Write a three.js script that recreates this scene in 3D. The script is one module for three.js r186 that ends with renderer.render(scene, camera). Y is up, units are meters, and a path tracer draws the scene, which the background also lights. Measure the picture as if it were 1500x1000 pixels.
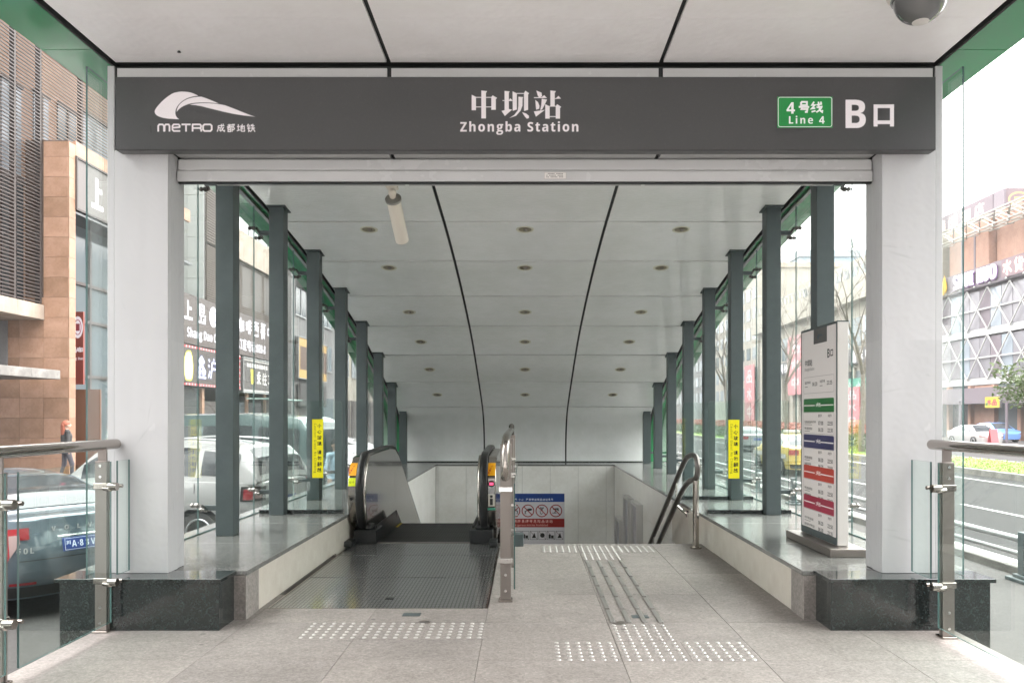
import * as THREE from 'three';
import { mergeGeometries } from 'three/addons/utils/BufferGeometryUtils.js';
import { RoundedBoxGeometry } from 'three/addons/geometries/RoundedBoxGeometry.js';
import { MarchingCubes } from 'three/addons/objects/MarchingCubes.js';
import { FontLoader } from 'three/addons/loaders/FontLoader.js';
import { TextGeometry } from 'three/addons/geometries/TextGeometry.js';

// ---------------------------------------------------------------- camera, sky, sun, exposure
// x to the right, y up, distances ahead of the lens are called d (z = -d). Floor of the entrance y = 0, street y = -0.8.
const scene = new THREE.Scene();
const F = 1130, CX = 769, CY = 607, EYE = 1.4;
const camera = new THREE.PerspectiveCamera(2 * Math.atan(500 / F) * 180 / Math.PI, 1500 / 1000, 0.05, 900);
camera.position.set(0, EYE, 0);
camera.lookAt(0, EYE, -10);
camera.setViewOffset(1500, 1000, 750 - CX, 500 - CY, 1500, 1000);
camera.updateProjectionMatrix();

const renderer = new THREE.WebGLRenderer({ antialias: true });
renderer.toneMapping = THREE.LinearToneMapping;
renderer.toneMappingExposure = 4.95;
renderer.shadowMap.enabled = true;

{ // overcast: bright zenith, slightly dimmer horizon, dull ground side
  const W = 64, H = 32, data = new Float32Array(W * H * 4);
  for (let r = 0; r < H; r++) {
    const up = Math.sin(((r + 0.5) / H - 0.5) * Math.PI);
    for (let c = 0; c < W; c++) {
      const k = up > 0 ? 2.7 * (1 + 2 * up) / 3 : 0.5, i = (r * W + c) * 4;
      data[i] = k * 1.0; data[i + 1] = k * 0.985; data[i + 2] = k * 0.975; data[i + 3] = 1;
    }
  }
  const sky = new THREE.DataTexture(data, W, H, THREE.RGBAFormat, THREE.FloatType);
  sky.mapping = THREE.EquirectangularReflectionMapping; sky.magFilter = THREE.LinearFilter; sky.needsUpdate = true;
  scene.background = sky; scene.environment = sky;
}
const sun = new THREE.DirectionalLight(new THREE.Color(1, 0.97, 0.93), 0.5);
sun.position.set(40, 40, -26); sun.target.position.set(0, 0, -12); sun.castShadow = true; sun.shadow.radius = 60;
Object.assign(sun.shadow.camera, { left: -60, right: 60, top: 60, bottom: -60, near: 1, far: 200 });
sun.shadow.mapSize.set(2048, 2048);
scene.add(sun, sun.target);
scene.fog = new THREE.FogExp2(0xeef1f2, 0.0006);

// ---------------------------------------------------------------- helpers
const V3 = (x, y, d) => new THREE.Vector3(x, y, -d);
const lin = (r, g, b) => new THREE.Color().setRGB(r, g, b);
function rng(seed) { let a = seed >>> 0; return () => { a = (a + 0x6d2b79f5) | 0; let t = Math.imul(a ^ (a >>> 15), 1 | a); t = (t + Math.imul(t ^ (t >>> 7), 61 | t)) ^ t; return ((t ^ (t >>> 14)) >>> 0) / 4294967296; }; }
const clamp = THREE.MathUtils.clamp, lerp = THREE.MathUtils.lerp, smooth = THREE.MathUtils.smoothstep;
const used = new Map();
function numbered(name) { const n = used.get(name) ?? 0; used.set(name, n + 1); return n ? name + '_' + String(n).padStart(3, '0') : name; }
const origins = new WeakMap();
// a thing: a Group at its base; parts are given in world coordinates unless the thing is built about its own origin (local)
function thing(name, label, category, at = [0, 0, 0], group, local = false) {
  const o = new THREE.Group(); o.name = numbered(name); o.position.set(at[0], at[1], -at[2]); scene.add(o);
  o.userData = { label, category }; if (group) o.userData.group = group;
  origins.set(o, local ? new THREE.Vector3() : o.position.clone());
  return o;
}
function struct(name, label, at = [0, 0, 0]) { const o = thing(name, label, undefined, at); o.userData = { kind: 'structure' }; if (label) o.userData.label = label; return o; }
// geometry clean-up: non-indexed, only position, normal, uv; uv in metres along the face unless kept
function prep(g, keepUV) {
  let q = g.index ? g.toNonIndexed() : g.clone();
  for (const k of Object.keys(q.attributes)) if (!['position', 'normal', 'uv'].includes(k)) q.deleteAttribute(k);
  if (!q.attributes.normal) q.computeVertexNormals();
  if (!keepUV || !q.attributes.uv) {
    const p = q.attributes.position, uv = new Float32Array(p.count * 2), a = new THREE.Vector3(), b = new THREE.Vector3(), c = new THREE.Vector3(), n = new THREE.Vector3();
    for (let i = 0; i < p.count; i += 3) {
      a.fromBufferAttribute(p, i); b.fromBufferAttribute(p, i + 1); c.fromBufferAttribute(p, i + 2);
      n.crossVectors(b.clone().sub(a), c.clone().sub(a));
      const ax = Math.abs(n.x), ay = Math.abs(n.y), az = Math.abs(n.z);
      [a, b, c].forEach((v, k) => { const [s, t] = ay >= ax && ay >= az ? [v.x, v.z] : ax >= az ? [v.z, v.y] : [v.x, v.y]; uv[(i + k) * 2] = s; uv[(i + k) * 2 + 1] = t; });
    }
    q.setAttribute('uv', new THREE.BufferAttribute(uv, 2));
  }
  q.clearGroups(); q.morphAttributes = {};
  return q;
}
function merge(list, keepUV) { const l = [].concat(list).flat(9).filter(Boolean).map((g) => prep(g, keepUV)); return l.length === 1 ? l[0] : mergeGeometries(l, false); }
function rootOrigin(o) { let k = o; while (k) { if (origins.has(k)) return origins.get(k); k = k.parent; } return new THREE.Vector3(); }
function part(parent, name, geos, mat, opt = {}) {
  let g = opt.shared ? geos : merge(geos, opt.uv);
  if (!opt.shared) { const o = rootOrigin(parent); if (o.lengthSq()) g.translate(-o.x, -o.y, -o.z); }
  const m = new THREE.Mesh(g, mat); m.name = numbered(name); parent.add(m);
  if (opt.label) m.userData.label = opt.label;
  if (opt.stuff) m.userData.kind = 'stuff';
  return m;
}
// a thing that is one mesh
function solo(name, label, category, geos, mat, group, opt = {}) {
  const g = merge(geos, opt.uv); g.computeBoundingBox(); const b = g.boundingBox, c = new THREE.Vector3((b.min.x + b.max.x) / 2, b.min.y, (b.min.z + b.max.z) / 2);
  g.translate(-c.x, -c.y, -c.z);
  const m = new THREE.Mesh(g, mat); m.name = numbered(name); m.position.copy(c); scene.add(m);
  m.userData = opt.kind ? { kind: opt.kind } : { label, category }; if (opt.kind && label) m.userData.label = label;
  if (opt.kind === 'stuff') m.userData.category = category;
  if (group) m.userData.group = group;
  return m;
}
// boxes by ranges; r rounds the edges
function rb(x0, x1, y0, y1, d0, d1, r = 0) {
  const w = Math.abs(x1 - x0), h = Math.abs(y1 - y0), l = Math.abs(d1 - d0);
  const g = r ? new RoundedBoxGeometry(w, h, l, 2, Math.min(r, w / 2.02, h / 2.02, l / 2.02)) : new THREE.BoxGeometry(w, h, l);
  return g.translate((x0 + x1) / 2, (y0 + y1) / 2, -(d0 + d1) / 2);
}
// chamfered slab with few triangles: top edges bevelled
function slab(x0, x1, y0, y1, d0, d1, c = 0.002) {
  const z0 = -d1, z1 = -d0, P = [], q = (a, b, e, f) => P.push(...a, ...b, ...e, ...a, ...e, ...f);
  const yb = y0, ym = y1 - c, B = [[x0, z0], [x1, z0], [x1, z1], [x0, z1]], T = [[x0 + c, z0 + c], [x1 - c, z0 + c], [x1 - c, z1 - c], [x0 + c, z1 - c]];
  for (let i = 0; i < 4; i++) { const j = (i + 1) % 4; q([B[j][0], yb, B[j][1]], [B[i][0], yb, B[i][1]], [B[i][0], ym, B[i][1]], [B[j][0], ym, B[j][1]]); q([B[j][0], ym, B[j][1]], [B[i][0], ym, B[i][1]], [T[i][0], y1, T[i][1]], [T[j][0], y1, T[j][1]]); }
  q([T[0][0], y1, T[0][1]], [T[3][0], y1, T[3][1]], [T[2][0], y1, T[2][1]], [T[1][0], y1, T[1][1]]);
  const g = new THREE.BufferGeometry(); g.setAttribute('position', new THREE.Float32BufferAttribute(P, 3)); g.computeVertexNormals(); return g;
}
function rod(a, b, r, seg = 12, r2 = r) { const dir = b.clone().sub(a), l = dir.length(), g = new THREE.CylinderGeometry(r2, r, l, seg); g.applyQuaternion(new THREE.Quaternion().setFromUnitVectors(new THREE.Vector3(0, 1, 0), dir.clone().normalize())); const m = a.clone().add(b).multiplyScalar(0.5); return g.translate(m.x, m.y, m.z); }
function beam(a, b, w, h) { // rectangular bar, h along the vertical-ish side
  const dir = b.clone().sub(a), l = dir.length(); dir.normalize();
  let up = new THREE.Vector3(0, 1, 0); if (Math.abs(dir.y) > 0.99) up.set(0, 0, 1);
  const s = new THREE.Vector3().crossVectors(up, dir).normalize(), u = new THREE.Vector3().crossVectors(dir, s);
  const g = new THREE.BoxGeometry(w, h, l), m = new THREE.Matrix4().makeBasis(s, u, dir); const c = a.clone().add(b).multiplyScalar(0.5); m.setPosition(c); return g.applyMatrix4(m);
}
function tube(pts, r, seg = 64, rad = 14, closed = false, tension = 0.5) { return new THREE.TubeGeometry(new THREE.CatmullRomCurve3(pts, closed, 'catmullrom', tension), seg, r, rad, closed); }
const ball = (c, r, w = 14, h = 10) => new THREE.SphereGeometry(r, w, h).translate(c.x, c.y, c.z);
// prism: polygon (points in order) thickened by vector t; returns [faces, edges]
function prism(pts, t) {
  const P = [], E = [], n = pts.length, q = pts.map((p) => p.clone().add(t));
  const c = new THREE.Vector3(); for (let i = 1; i < n - 1; i++) { const nn = new THREE.Vector3().crossVectors(pts[i].clone().sub(pts[0]), pts[i + 1].clone().sub(pts[0])); c.add(nn); }
  const flip = c.dot(t) > 0; const tri = (A, a, b, d) => (flip ? A.push(...a.toArray(), ...d.toArray(), ...b.toArray()) : A.push(...a.toArray(), ...b.toArray(), ...d.toArray()));
  for (let i = 1; i < n - 1; i++) { tri(P, pts[0], pts[i], pts[i + 1]); tri(P, q[0], q[i + 1], q[i]); }
  for (let i = 0; i < n; i++) { const j = (i + 1) % n; tri(E, pts[j], pts[i], q[i]); tri(E, pts[j], q[i], q[j]); }
  return [P, E].map((A) => { const g = new THREE.BufferGeometry(); g.setAttribute('position', new THREE.Float32BufferAttribute(A, 3)); g.computeVertexNormals(); return g; });
}
function glassPane(parent, name, pts, t, opt = {}) { // two-material pane: clear faces, green cut edges
  const [f, e] = prism(pts, t); let g = mergeGeometries([prep(f), prep(e)], true); const o = rootOrigin(parent); g.translate(-o.x, -o.y, -o.z);
  const m = new THREE.Mesh(g, [opt.glass ?? M.glass, M.glassEdge]); m.name = numbered(name); parent.add(m); if (opt.label) m.userData.label = opt.label; return m;
}
// a sheet with uv 0..1: corner a (lower left), vectors u (right) and v (up)
function sheet(a, u, v) {
  const g = new THREE.BufferGeometry(), b = a.clone().add(u), c = b.clone().add(v), d = a.clone().add(v);
  g.setAttribute('position', new THREE.Float32BufferAttribute([...a.toArray(), ...b.toArray(), ...c.toArray(), ...a.toArray(), ...c.toArray(), ...d.toArray()], 3));
  g.setAttribute('uv', new THREE.Float32BufferAttribute([0, 0, 1, 0, 1, 1, 0, 0, 1, 1, 0, 1], 2)); g.computeVertexNormals(); return g;
}
// grid surface from f(u, v) -> Vector3
function surf(f, nu, nv) {
  const P = [], U = [], I = [];
  for (let j = 0; j <= nv; j++) for (let i = 0; i <= nu; i++) { const p = f(i / nu, j / nv); P.push(p.x, p.y, p.z); U.push(i / nu, j / nv); }
  for (let j = 0; j < nv; j++) for (let i = 0; i < nu; i++) { const a = j * (nu + 1) + i; I.push(a, a + 1, a + nu + 2, a, a + nu + 2, a + nu + 1); }
  const g = new THREE.BufferGeometry(); g.setAttribute('position', new THREE.Float32BufferAttribute(P, 3)); g.setAttribute('uv', new THREE.Float32BufferAttribute(U, 2)); g.setIndex(I); g.computeVertexNormals(); return g;
}
const FONT = await new FontLoader().loadAsync("fonts/droid/droid_sans_bold.typeface.json");
const ORD = ['first', 'second', 'third', 'fourth', 'fifth', 'sixth', 'seventh', 'eighth', 'ninth', 'tenth'];
// ---------------------------------------------------------------- textures and materials
function pnoise(seed, period) { // periodic value noise
  const R = rng(seed), t = new Float32Array(period * period).map(() => R());
  return (x, y) => { const xi = Math.floor(x), yi = Math.floor(y), fx = x - xi, fy = y - yi, s = fx * fx * (3 - 2 * fx), u = fy * fy * (3 - 2 * fy), at = (a, b) => t[(((b % period) + period) % period) * period + (((a % period) + period) % period)]; return lerp(lerp(at(xi, yi), at(xi + 1, yi), s), lerp(at(xi, yi + 1), at(xi + 1, yi + 1), s), u); };
}
function tex(n, f, metres, srgb = true) { // f(u, v in 0..1) -> [r, g, b] or number, 0..1
  const data = new Uint8Array(n * n * 4);
  for (let y = 0; y < n; y++) for (let x = 0; x < n; x++) { const c = f(x / n, y / n), i = (y * n + x) * 4, a = typeof c === 'number' ? [c, c, c] : c; for (let k = 0; k < 3; k++) data[i + k] = clamp(Math.round(a[k] * 255), 0, 255); data[i + 3] = 255; }
  const t = new THREE.DataTexture(data, n, n); t.wrapS = t.wrapT = THREE.RepeatWrapping; t.magFilter = THREE.LinearFilter; t.minFilter = THREE.LinearMipmapLinearFilter; t.repeat.set(1 / metres, 1 / metres);
  if (srgb) t.colorSpace = THREE.SRGBColorSpace; t.needsUpdate = true; return t;
}
function granite(seed, base, amount, fleck) {
  const a = pnoise(seed, 128), b = pnoise(seed + 1, 64), c = pnoise(seed + 2, 16), d = pnoise(seed + 3, 5), R = rng(seed + 9);
  return (u, v) => { const s = (a(u * 128, v * 128) - 0.5) * 0.5 + (b(u * 64, v * 64) - 0.5) * 0.4 + (c(u * 16, v * 16) - 0.5) * 0.15 + (d(u * 5, v * 5) - 0.5) * 0.12 + (R() - 0.5) * 0.35; const k = 1 + amount * s + (fleck && a(u * 128 + 31, v * 128 + 7) > 0.86 ? fleck : 0); return base.map((x) => x * k); };
}
const smudge = (() => { const a = pnoise(501, 7), b = pnoise(502, 40), R = rng(503), marks = []; for (let i = 0; i < 46; i++) marks.push([R(), R(), 0.012 + R() * 0.05, 0.0012 + R() * 0.003, 0.015 + R() * 0.03, R() * 6.3]); return tex(1024, (u, v) => { let k = 0.975 + (a(u * 7, v * 2) - 0.5) * 0.05 + (b(u * 40, v * 6) - 0.5) * 0.02; for (const [x, y, l, w, d, t] of marks) { const p = (u - x) * Math.cos(t) + (v - y) * Math.sin(t), q = -(u - x) * Math.sin(t) + (v - y) * Math.cos(t); if (Math.abs(p) < l && Math.abs(q) < w) k -= d * (1 - Math.abs(p) / l); } return [k, k * 0.996, k * 0.99]; }, 1.9); })();
const std = (o) => new THREE.MeshStandardMaterial(o), phy = (o) => new THREE.MeshPhysicalMaterial(o);
const hex = (h) => new THREE.Color(h);
const wear = (() => { const a = pnoise(71, 6), b = pnoise(72, 24), c = pnoise(73, 96); return tex(512, (u, v) => 0.5 + (a(u * 6, v * 6) - 0.5) * 0.5 + (b(u * 24, v * 24) - 0.5) * 0.3 + (c(u * 96, v * 96) - 0.5) * 0.25, 2.6, false); })();
const wearFine = wear.clone(); wearFine.repeat.set(1 / 0.7, 1 / 0.7); wearFine.needsUpdate = true;
const dusty = (lo, hi, seed, metres) => { const a = pnoise(seed, 4), b = pnoise(seed + 1, 16), c = pnoise(seed + 2, 64); return tex(256, (u, v) => { const k = clamp(0.5 + (a(u * 4, v * 4) - 0.5) * 0.9 + (b(u * 16, v * 16) - 0.5) * 0.5 + (c(u * 64, v * 64) - 0.5) * 0.3, 0, 1); return [0, 1, 2].map((i) => lerp(lo[i], hi[i], k)); }, metres); };
const floorTex = [0, 1, 2].map((k) => { // speckled granite with faint scuffs, gum spots and broad worn tone
  const gr = granite(11 + k * 20, [0.508 + k * 0.006, 0.484 + k * 0.006, 0.468 + k * 0.005], 0.34, 0.10), a = pnoise(31 + k, 4), b = pnoise(41 + k, 11), c = pnoise(51 + k, 30), r = rng(61 + k), spots = []; for (let i = 0; i < 26; i++) spots.push([r(), r(), 0.002 + r() * r() * 0.007, 0.72 + r() * 0.2]);
  return tex(1024, (u, v) => { let m = 1 + (a(u * 4, v * 4) - 0.5) * 0.09 + (b(u * 11, v * 11) - 0.5) * 0.05 + (c(u * 30, v * 30) - 0.5) * 0.035; for (const [x, y, q, d] of spots) { const e = (u - x) ** 2 + (v - y) ** 2; if (e < q * q) m *= d; } return gr(u * 2.2 % 1, v * 2.2 % 1).map((x) => x * m); }, 2.3);
});
const sillTex = tex(512, granite(101, [0.44, 0.44, 0.43], 0.42, 0.16), 0.5);
const darkTex = (() => { const a = pnoise(131, 70), b = pnoise(132, 128), c = pnoise(133, 14); const R = rng(7); return tex(512, (u, v) => { const k = clamp((a(u * 70, v * 70) * 0.5 + b(u * 128, v * 128) * 0.5 - 0.46) * 2.2 + (c(u * 14, v * 14) - 0.5) * 0.35, 0, 1), s = R() * 0.07; return [0.066 + k * 0.13 + s, 0.088 + k * 0.15 + s, 0.088 + k * 0.14 + s]; }, 0.62); })();
const ribTex = tex(256, (u, v) => { const p = (u * 16) % 1, g = p < 0.26 ? 0.42 : 0.68; return g * (0.97 + 0.05 * Math.sin(v * 40 + u * 9)); }, 0.46);
const ribBump = tex(256, (u) => { const p = (u * 16) % 1; return p < 0.32 ? 0 : 1; }, 0.46, false);
const asphaltTex = tex(512, granite(161, [0.27, 0.265, 0.26], 0.30, 0.06), 1.3);
const tileTex = [0, 1, 2].map((k) => dusty([0.55 - k * 0.035, 0.425 - k * 0.03, 0.34 - k * 0.03], [0.62 - k * 0.035, 0.49 - k * 0.03, 0.41 - k * 0.03], 201 + k * 5, 0.9));
const M = {
  white: std({ color: lin(0.54, 0.54, 0.54), roughness: 0.38, roughnessMap: wear }),
  pillarWhite: std({ color: lin(0.515, 0.52, 0.535), map: smudge, bumpMap: wear, bumpScale: 0.003, roughness: 0.36, roughnessMap: wear }),
  ceilOut: std({ bumpMap: wear, bumpScale: 0.004, color: lin(0.90, 0.885, 0.89), map: dusty([0.965, 0.96, 0.955], [1, 1, 1], 311, 2.3), roughness: 0.32 }),
  ceilIn: std({ bumpMap: wear, bumpScale: 0.004, color: lin(0.91, 0.915, 0.91), map: dusty([0.955, 0.96, 0.95], [1, 1, 1], 321, 2.3), roughness: 0.14 }),
  seam: std({ color: lin(0.02, 0.022, 0.022), roughness: 0.8 }),
  black: std({ color: lin(0.006, 0.007, 0.0075), roughness: 0.4 }),
  rubber: std({ color: lin(0.007, 0.007, 0.0075), roughness: 0.36 }),
  green: phy({ color: lin(0.03, 0.25, 0.09), roughness: 0.12, clearcoat: 0.6, clearcoatRoughness: 0.05 }),
  column: std({ color: lin(0.070, 0.090, 0.093), map: dusty([0.9, 0.9, 0.9], [1, 1, 1], 331, 0.8), roughness: 0.5 }),
  glass: phy({ color: lin(0.965, 0.992, 0.98), transmission: 1, roughness: 0, thickness: 0, ior: 1.5 }),
  glassGreen: phy({ color: lin(0.935, 0.98, 0.963), transmission: 1, roughness: 0, thickness: 0, ior: 1.5 }),
  glassEdge: phy({ color: lin(0.075, 0.135, 0.13), roughness: 0.15 }),
  steel: std({ color: lin(0.42, 0.385, 0.355), metalness: 1, roughness: 0.3, roughnessMap: wearFine }),
  steelDull: std({ color: lin(0.28, 0.25, 0.23), metalness: 0.8, roughness: 0.36 }),
  chrome: std({ color: lin(0.78, 0.77, 0.75), metalness: 1, roughness: 0.14 }),
  galv: std({ color: lin(0.33, 0.335, 0.335), metalness: 0.55, roughness: 0.45 }),
  floor: floorTex.map((t) => std({ map: t, roughness: 0.62 })),
  floorBed: std({ color: lin(0.16, 0.145, 0.13), roughness: 0.95 }),
  sill: phy({ map: sillTex, roughness: 0.16, specularIntensity: 0.9 }),
  sillRough: std({ map: sillTex, roughness: 0.85 }),
  dark: phy({ map: darkTex, roughness: 0.16, clearcoat: 0.7, clearcoatRoughness: 0.05 }),
  darkTop: phy({ map: darkTex, roughness: 0.12, clearcoat: 0.5, clearcoatRoughness: 0.05 }),
  cream: phy({ color: lin(0.64, 0.60, 0.53), map: dusty([0.94, 0.93, 0.92], [1, 1, 1], 341, 0.5), roughness: 0.28, clearcoat: 0.35, clearcoatRoughness: 0.12 }),
  wellWall: phy({ color: lin(0.88, 0.87, 0.84), map: dusty([0.95, 0.945, 0.935], [1, 1, 1], 351, 0.9), roughness: 0.3, clearcoat: 0.3, clearcoatRoughness: 0.15 }),
  ribs: std({ map: ribTex, metalness: 0.85, roughness: 0.19 }),
  stud: std({ color: lin(0.50, 0.48, 0.46), metalness: 0.5, roughness: 0.28 }),
  plate: std({ color: lin(0.33, 0.32, 0.30), metalness: 0.7, roughness: 0.45 }),
  lattice: std({ color: lin(0.155, 0.15, 0.165), roughness: 0.2 }),
  stepDark: std({ color: lin(0.035, 0.035, 0.034), metalness: 0.4, roughness: 0.5, bumpMap: ribBump, bumpScale: 0.004 }),
  yellow: std({ color: lin(0.75, 0.55, 0.03), roughness: 0.5 }),
  asphalt: phy({ map: asphaltTex, roughness: 0.85, specularIntensity: 0.3 }),
  road: phy({ map: tex(512, granite(171, [0.215, 0.21, 0.21], 0.26, 0.05), 1.6), roughness: 0.85, specularIntensity: 0.25 }),
  pave: phy({ map: tex(512, granite(181, [0.315, 0.305, 0.30], 0.25, 0.06), 1.1), roughness: 0.85, specularIntensity: 0.3 }),
  forecourt: std({ map: dusty([0.66, 0.65, 0.64], [0.74, 0.73, 0.72], 365, 2.0), roughness: 0.8 }),
  kerb: std({ map: dusty([0.40, 0.39, 0.375], [0.52, 0.51, 0.49], 361, 1.0), roughness: 0.85 }),
  paint: std({ color: lin(0.30, 0.30, 0.29), roughness: 0.7 }),
  grass: std({ color: lin(0.14, 0.22, 0.03), roughness: 0.9 }),
  tan: tileTex.map((t) => std({ map: t, roughness: 0.55 })),
  joint: std({ color: lin(0.10, 0.07, 0.055), roughness: 0.95 }),
  slat: std({ color: lin(0.045, 0.035, 0.032), roughness: 0.6 }),
  slatLight: std({ color: lin(0.11, 0.085, 0.07), roughness: 0.6 }),
  winBlue: std({ color: lin(0.20, 0.23, 0.26), roughness: 0.12 }),
  winDark: std({ color: lin(0.03, 0.034, 0.037), roughness: 0.1 }),
  winMid: std({ color: lin(0.075, 0.095, 0.105), roughness: 0.1 }),
  greyWall: std({ color: lin(0.16, 0.155, 0.155), map: dusty([0.85, 0.85, 0.85], [1, 1, 1], 371, 3), roughness: 0.7 }),
  whiteTile: std({ color: lin(0.36, 0.38, 0.37), roughness: 0.35 }),
  ledge: std({ map: dusty([0.54, 0.49, 0.44], [0.61, 0.57, 0.52], 381, 1.3), roughness: 0.7 }),
  signGrey: std({ color: lin(0.09, 0.08, 0.077), roughness: 0.5 }),
  brick: std({ map: dusty([0.50, 0.375, 0.31], [0.56, 0.435, 0.37], 391, 2.2), roughness: 0.75 }),
  creamWall: std({ map: dusty([0.52, 0.495, 0.455], [0.60, 0.575, 0.535], 401, 4), roughness: 0.7 }),
  blueWall: std({ map: dusty([0.47, 0.54, 0.60], [0.54, 0.61, 0.67], 411, 6), roughness: 0.4 }),
  purple: std({ color: lin(0.105, 0.085, 0.10), roughness: 0.6 }),
  bark: std({ map: dusty([0.36, 0.33, 0.30], [0.46, 0.43, 0.40], 421, 0.4), roughness: 0.95 }),
  railDark: std({ color: lin(0.17, 0.155, 0.145), metalness: 0.9, roughness: 0.3 }),
  plateDark: std({ color: lin(0.10, 0.09, 0.085), metalness: 0.7, roughness: 0.35 }),
  fitting: std({ color: lin(0.30, 0.28, 0.265), metalness: 0.9, roughness: 0.3 }),
  red: std({ color: lin(0.42, 0.07, 0.08), roughness: 0.55 }),
  tyre: std({ color: lin(0.02, 0.02, 0.021), roughness: 0.85 }),
  alloy: std({ color: lin(0.55, 0.56, 0.57), metalness: 0.9, roughness: 0.3 }),
  badge: std({ color: lin(0.5, 0.5, 0.5), metalness: 0.3, roughness: 0.3 }),
  carGlass: phy({ color: lin(0.03, 0.035, 0.04), roughness: 0.08 }),
  tail: phy({ color: lin(0.22, 0.006, 0.012), roughness: 0.18, clearcoat: 1, clearcoatRoughness: 0.04 }),
  tailWhite: phy({ color: lin(0.26, 0.19, 0.18), roughness: 0.15, clearcoat: 1 }),
};
const carPaint = (r, g, b, metal = 0.0) => phy({ color: lin(r, g, b), metalness: metal, roughness: 0.34, clearcoat: 1, clearcoatRoughness: 0.05 });

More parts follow.
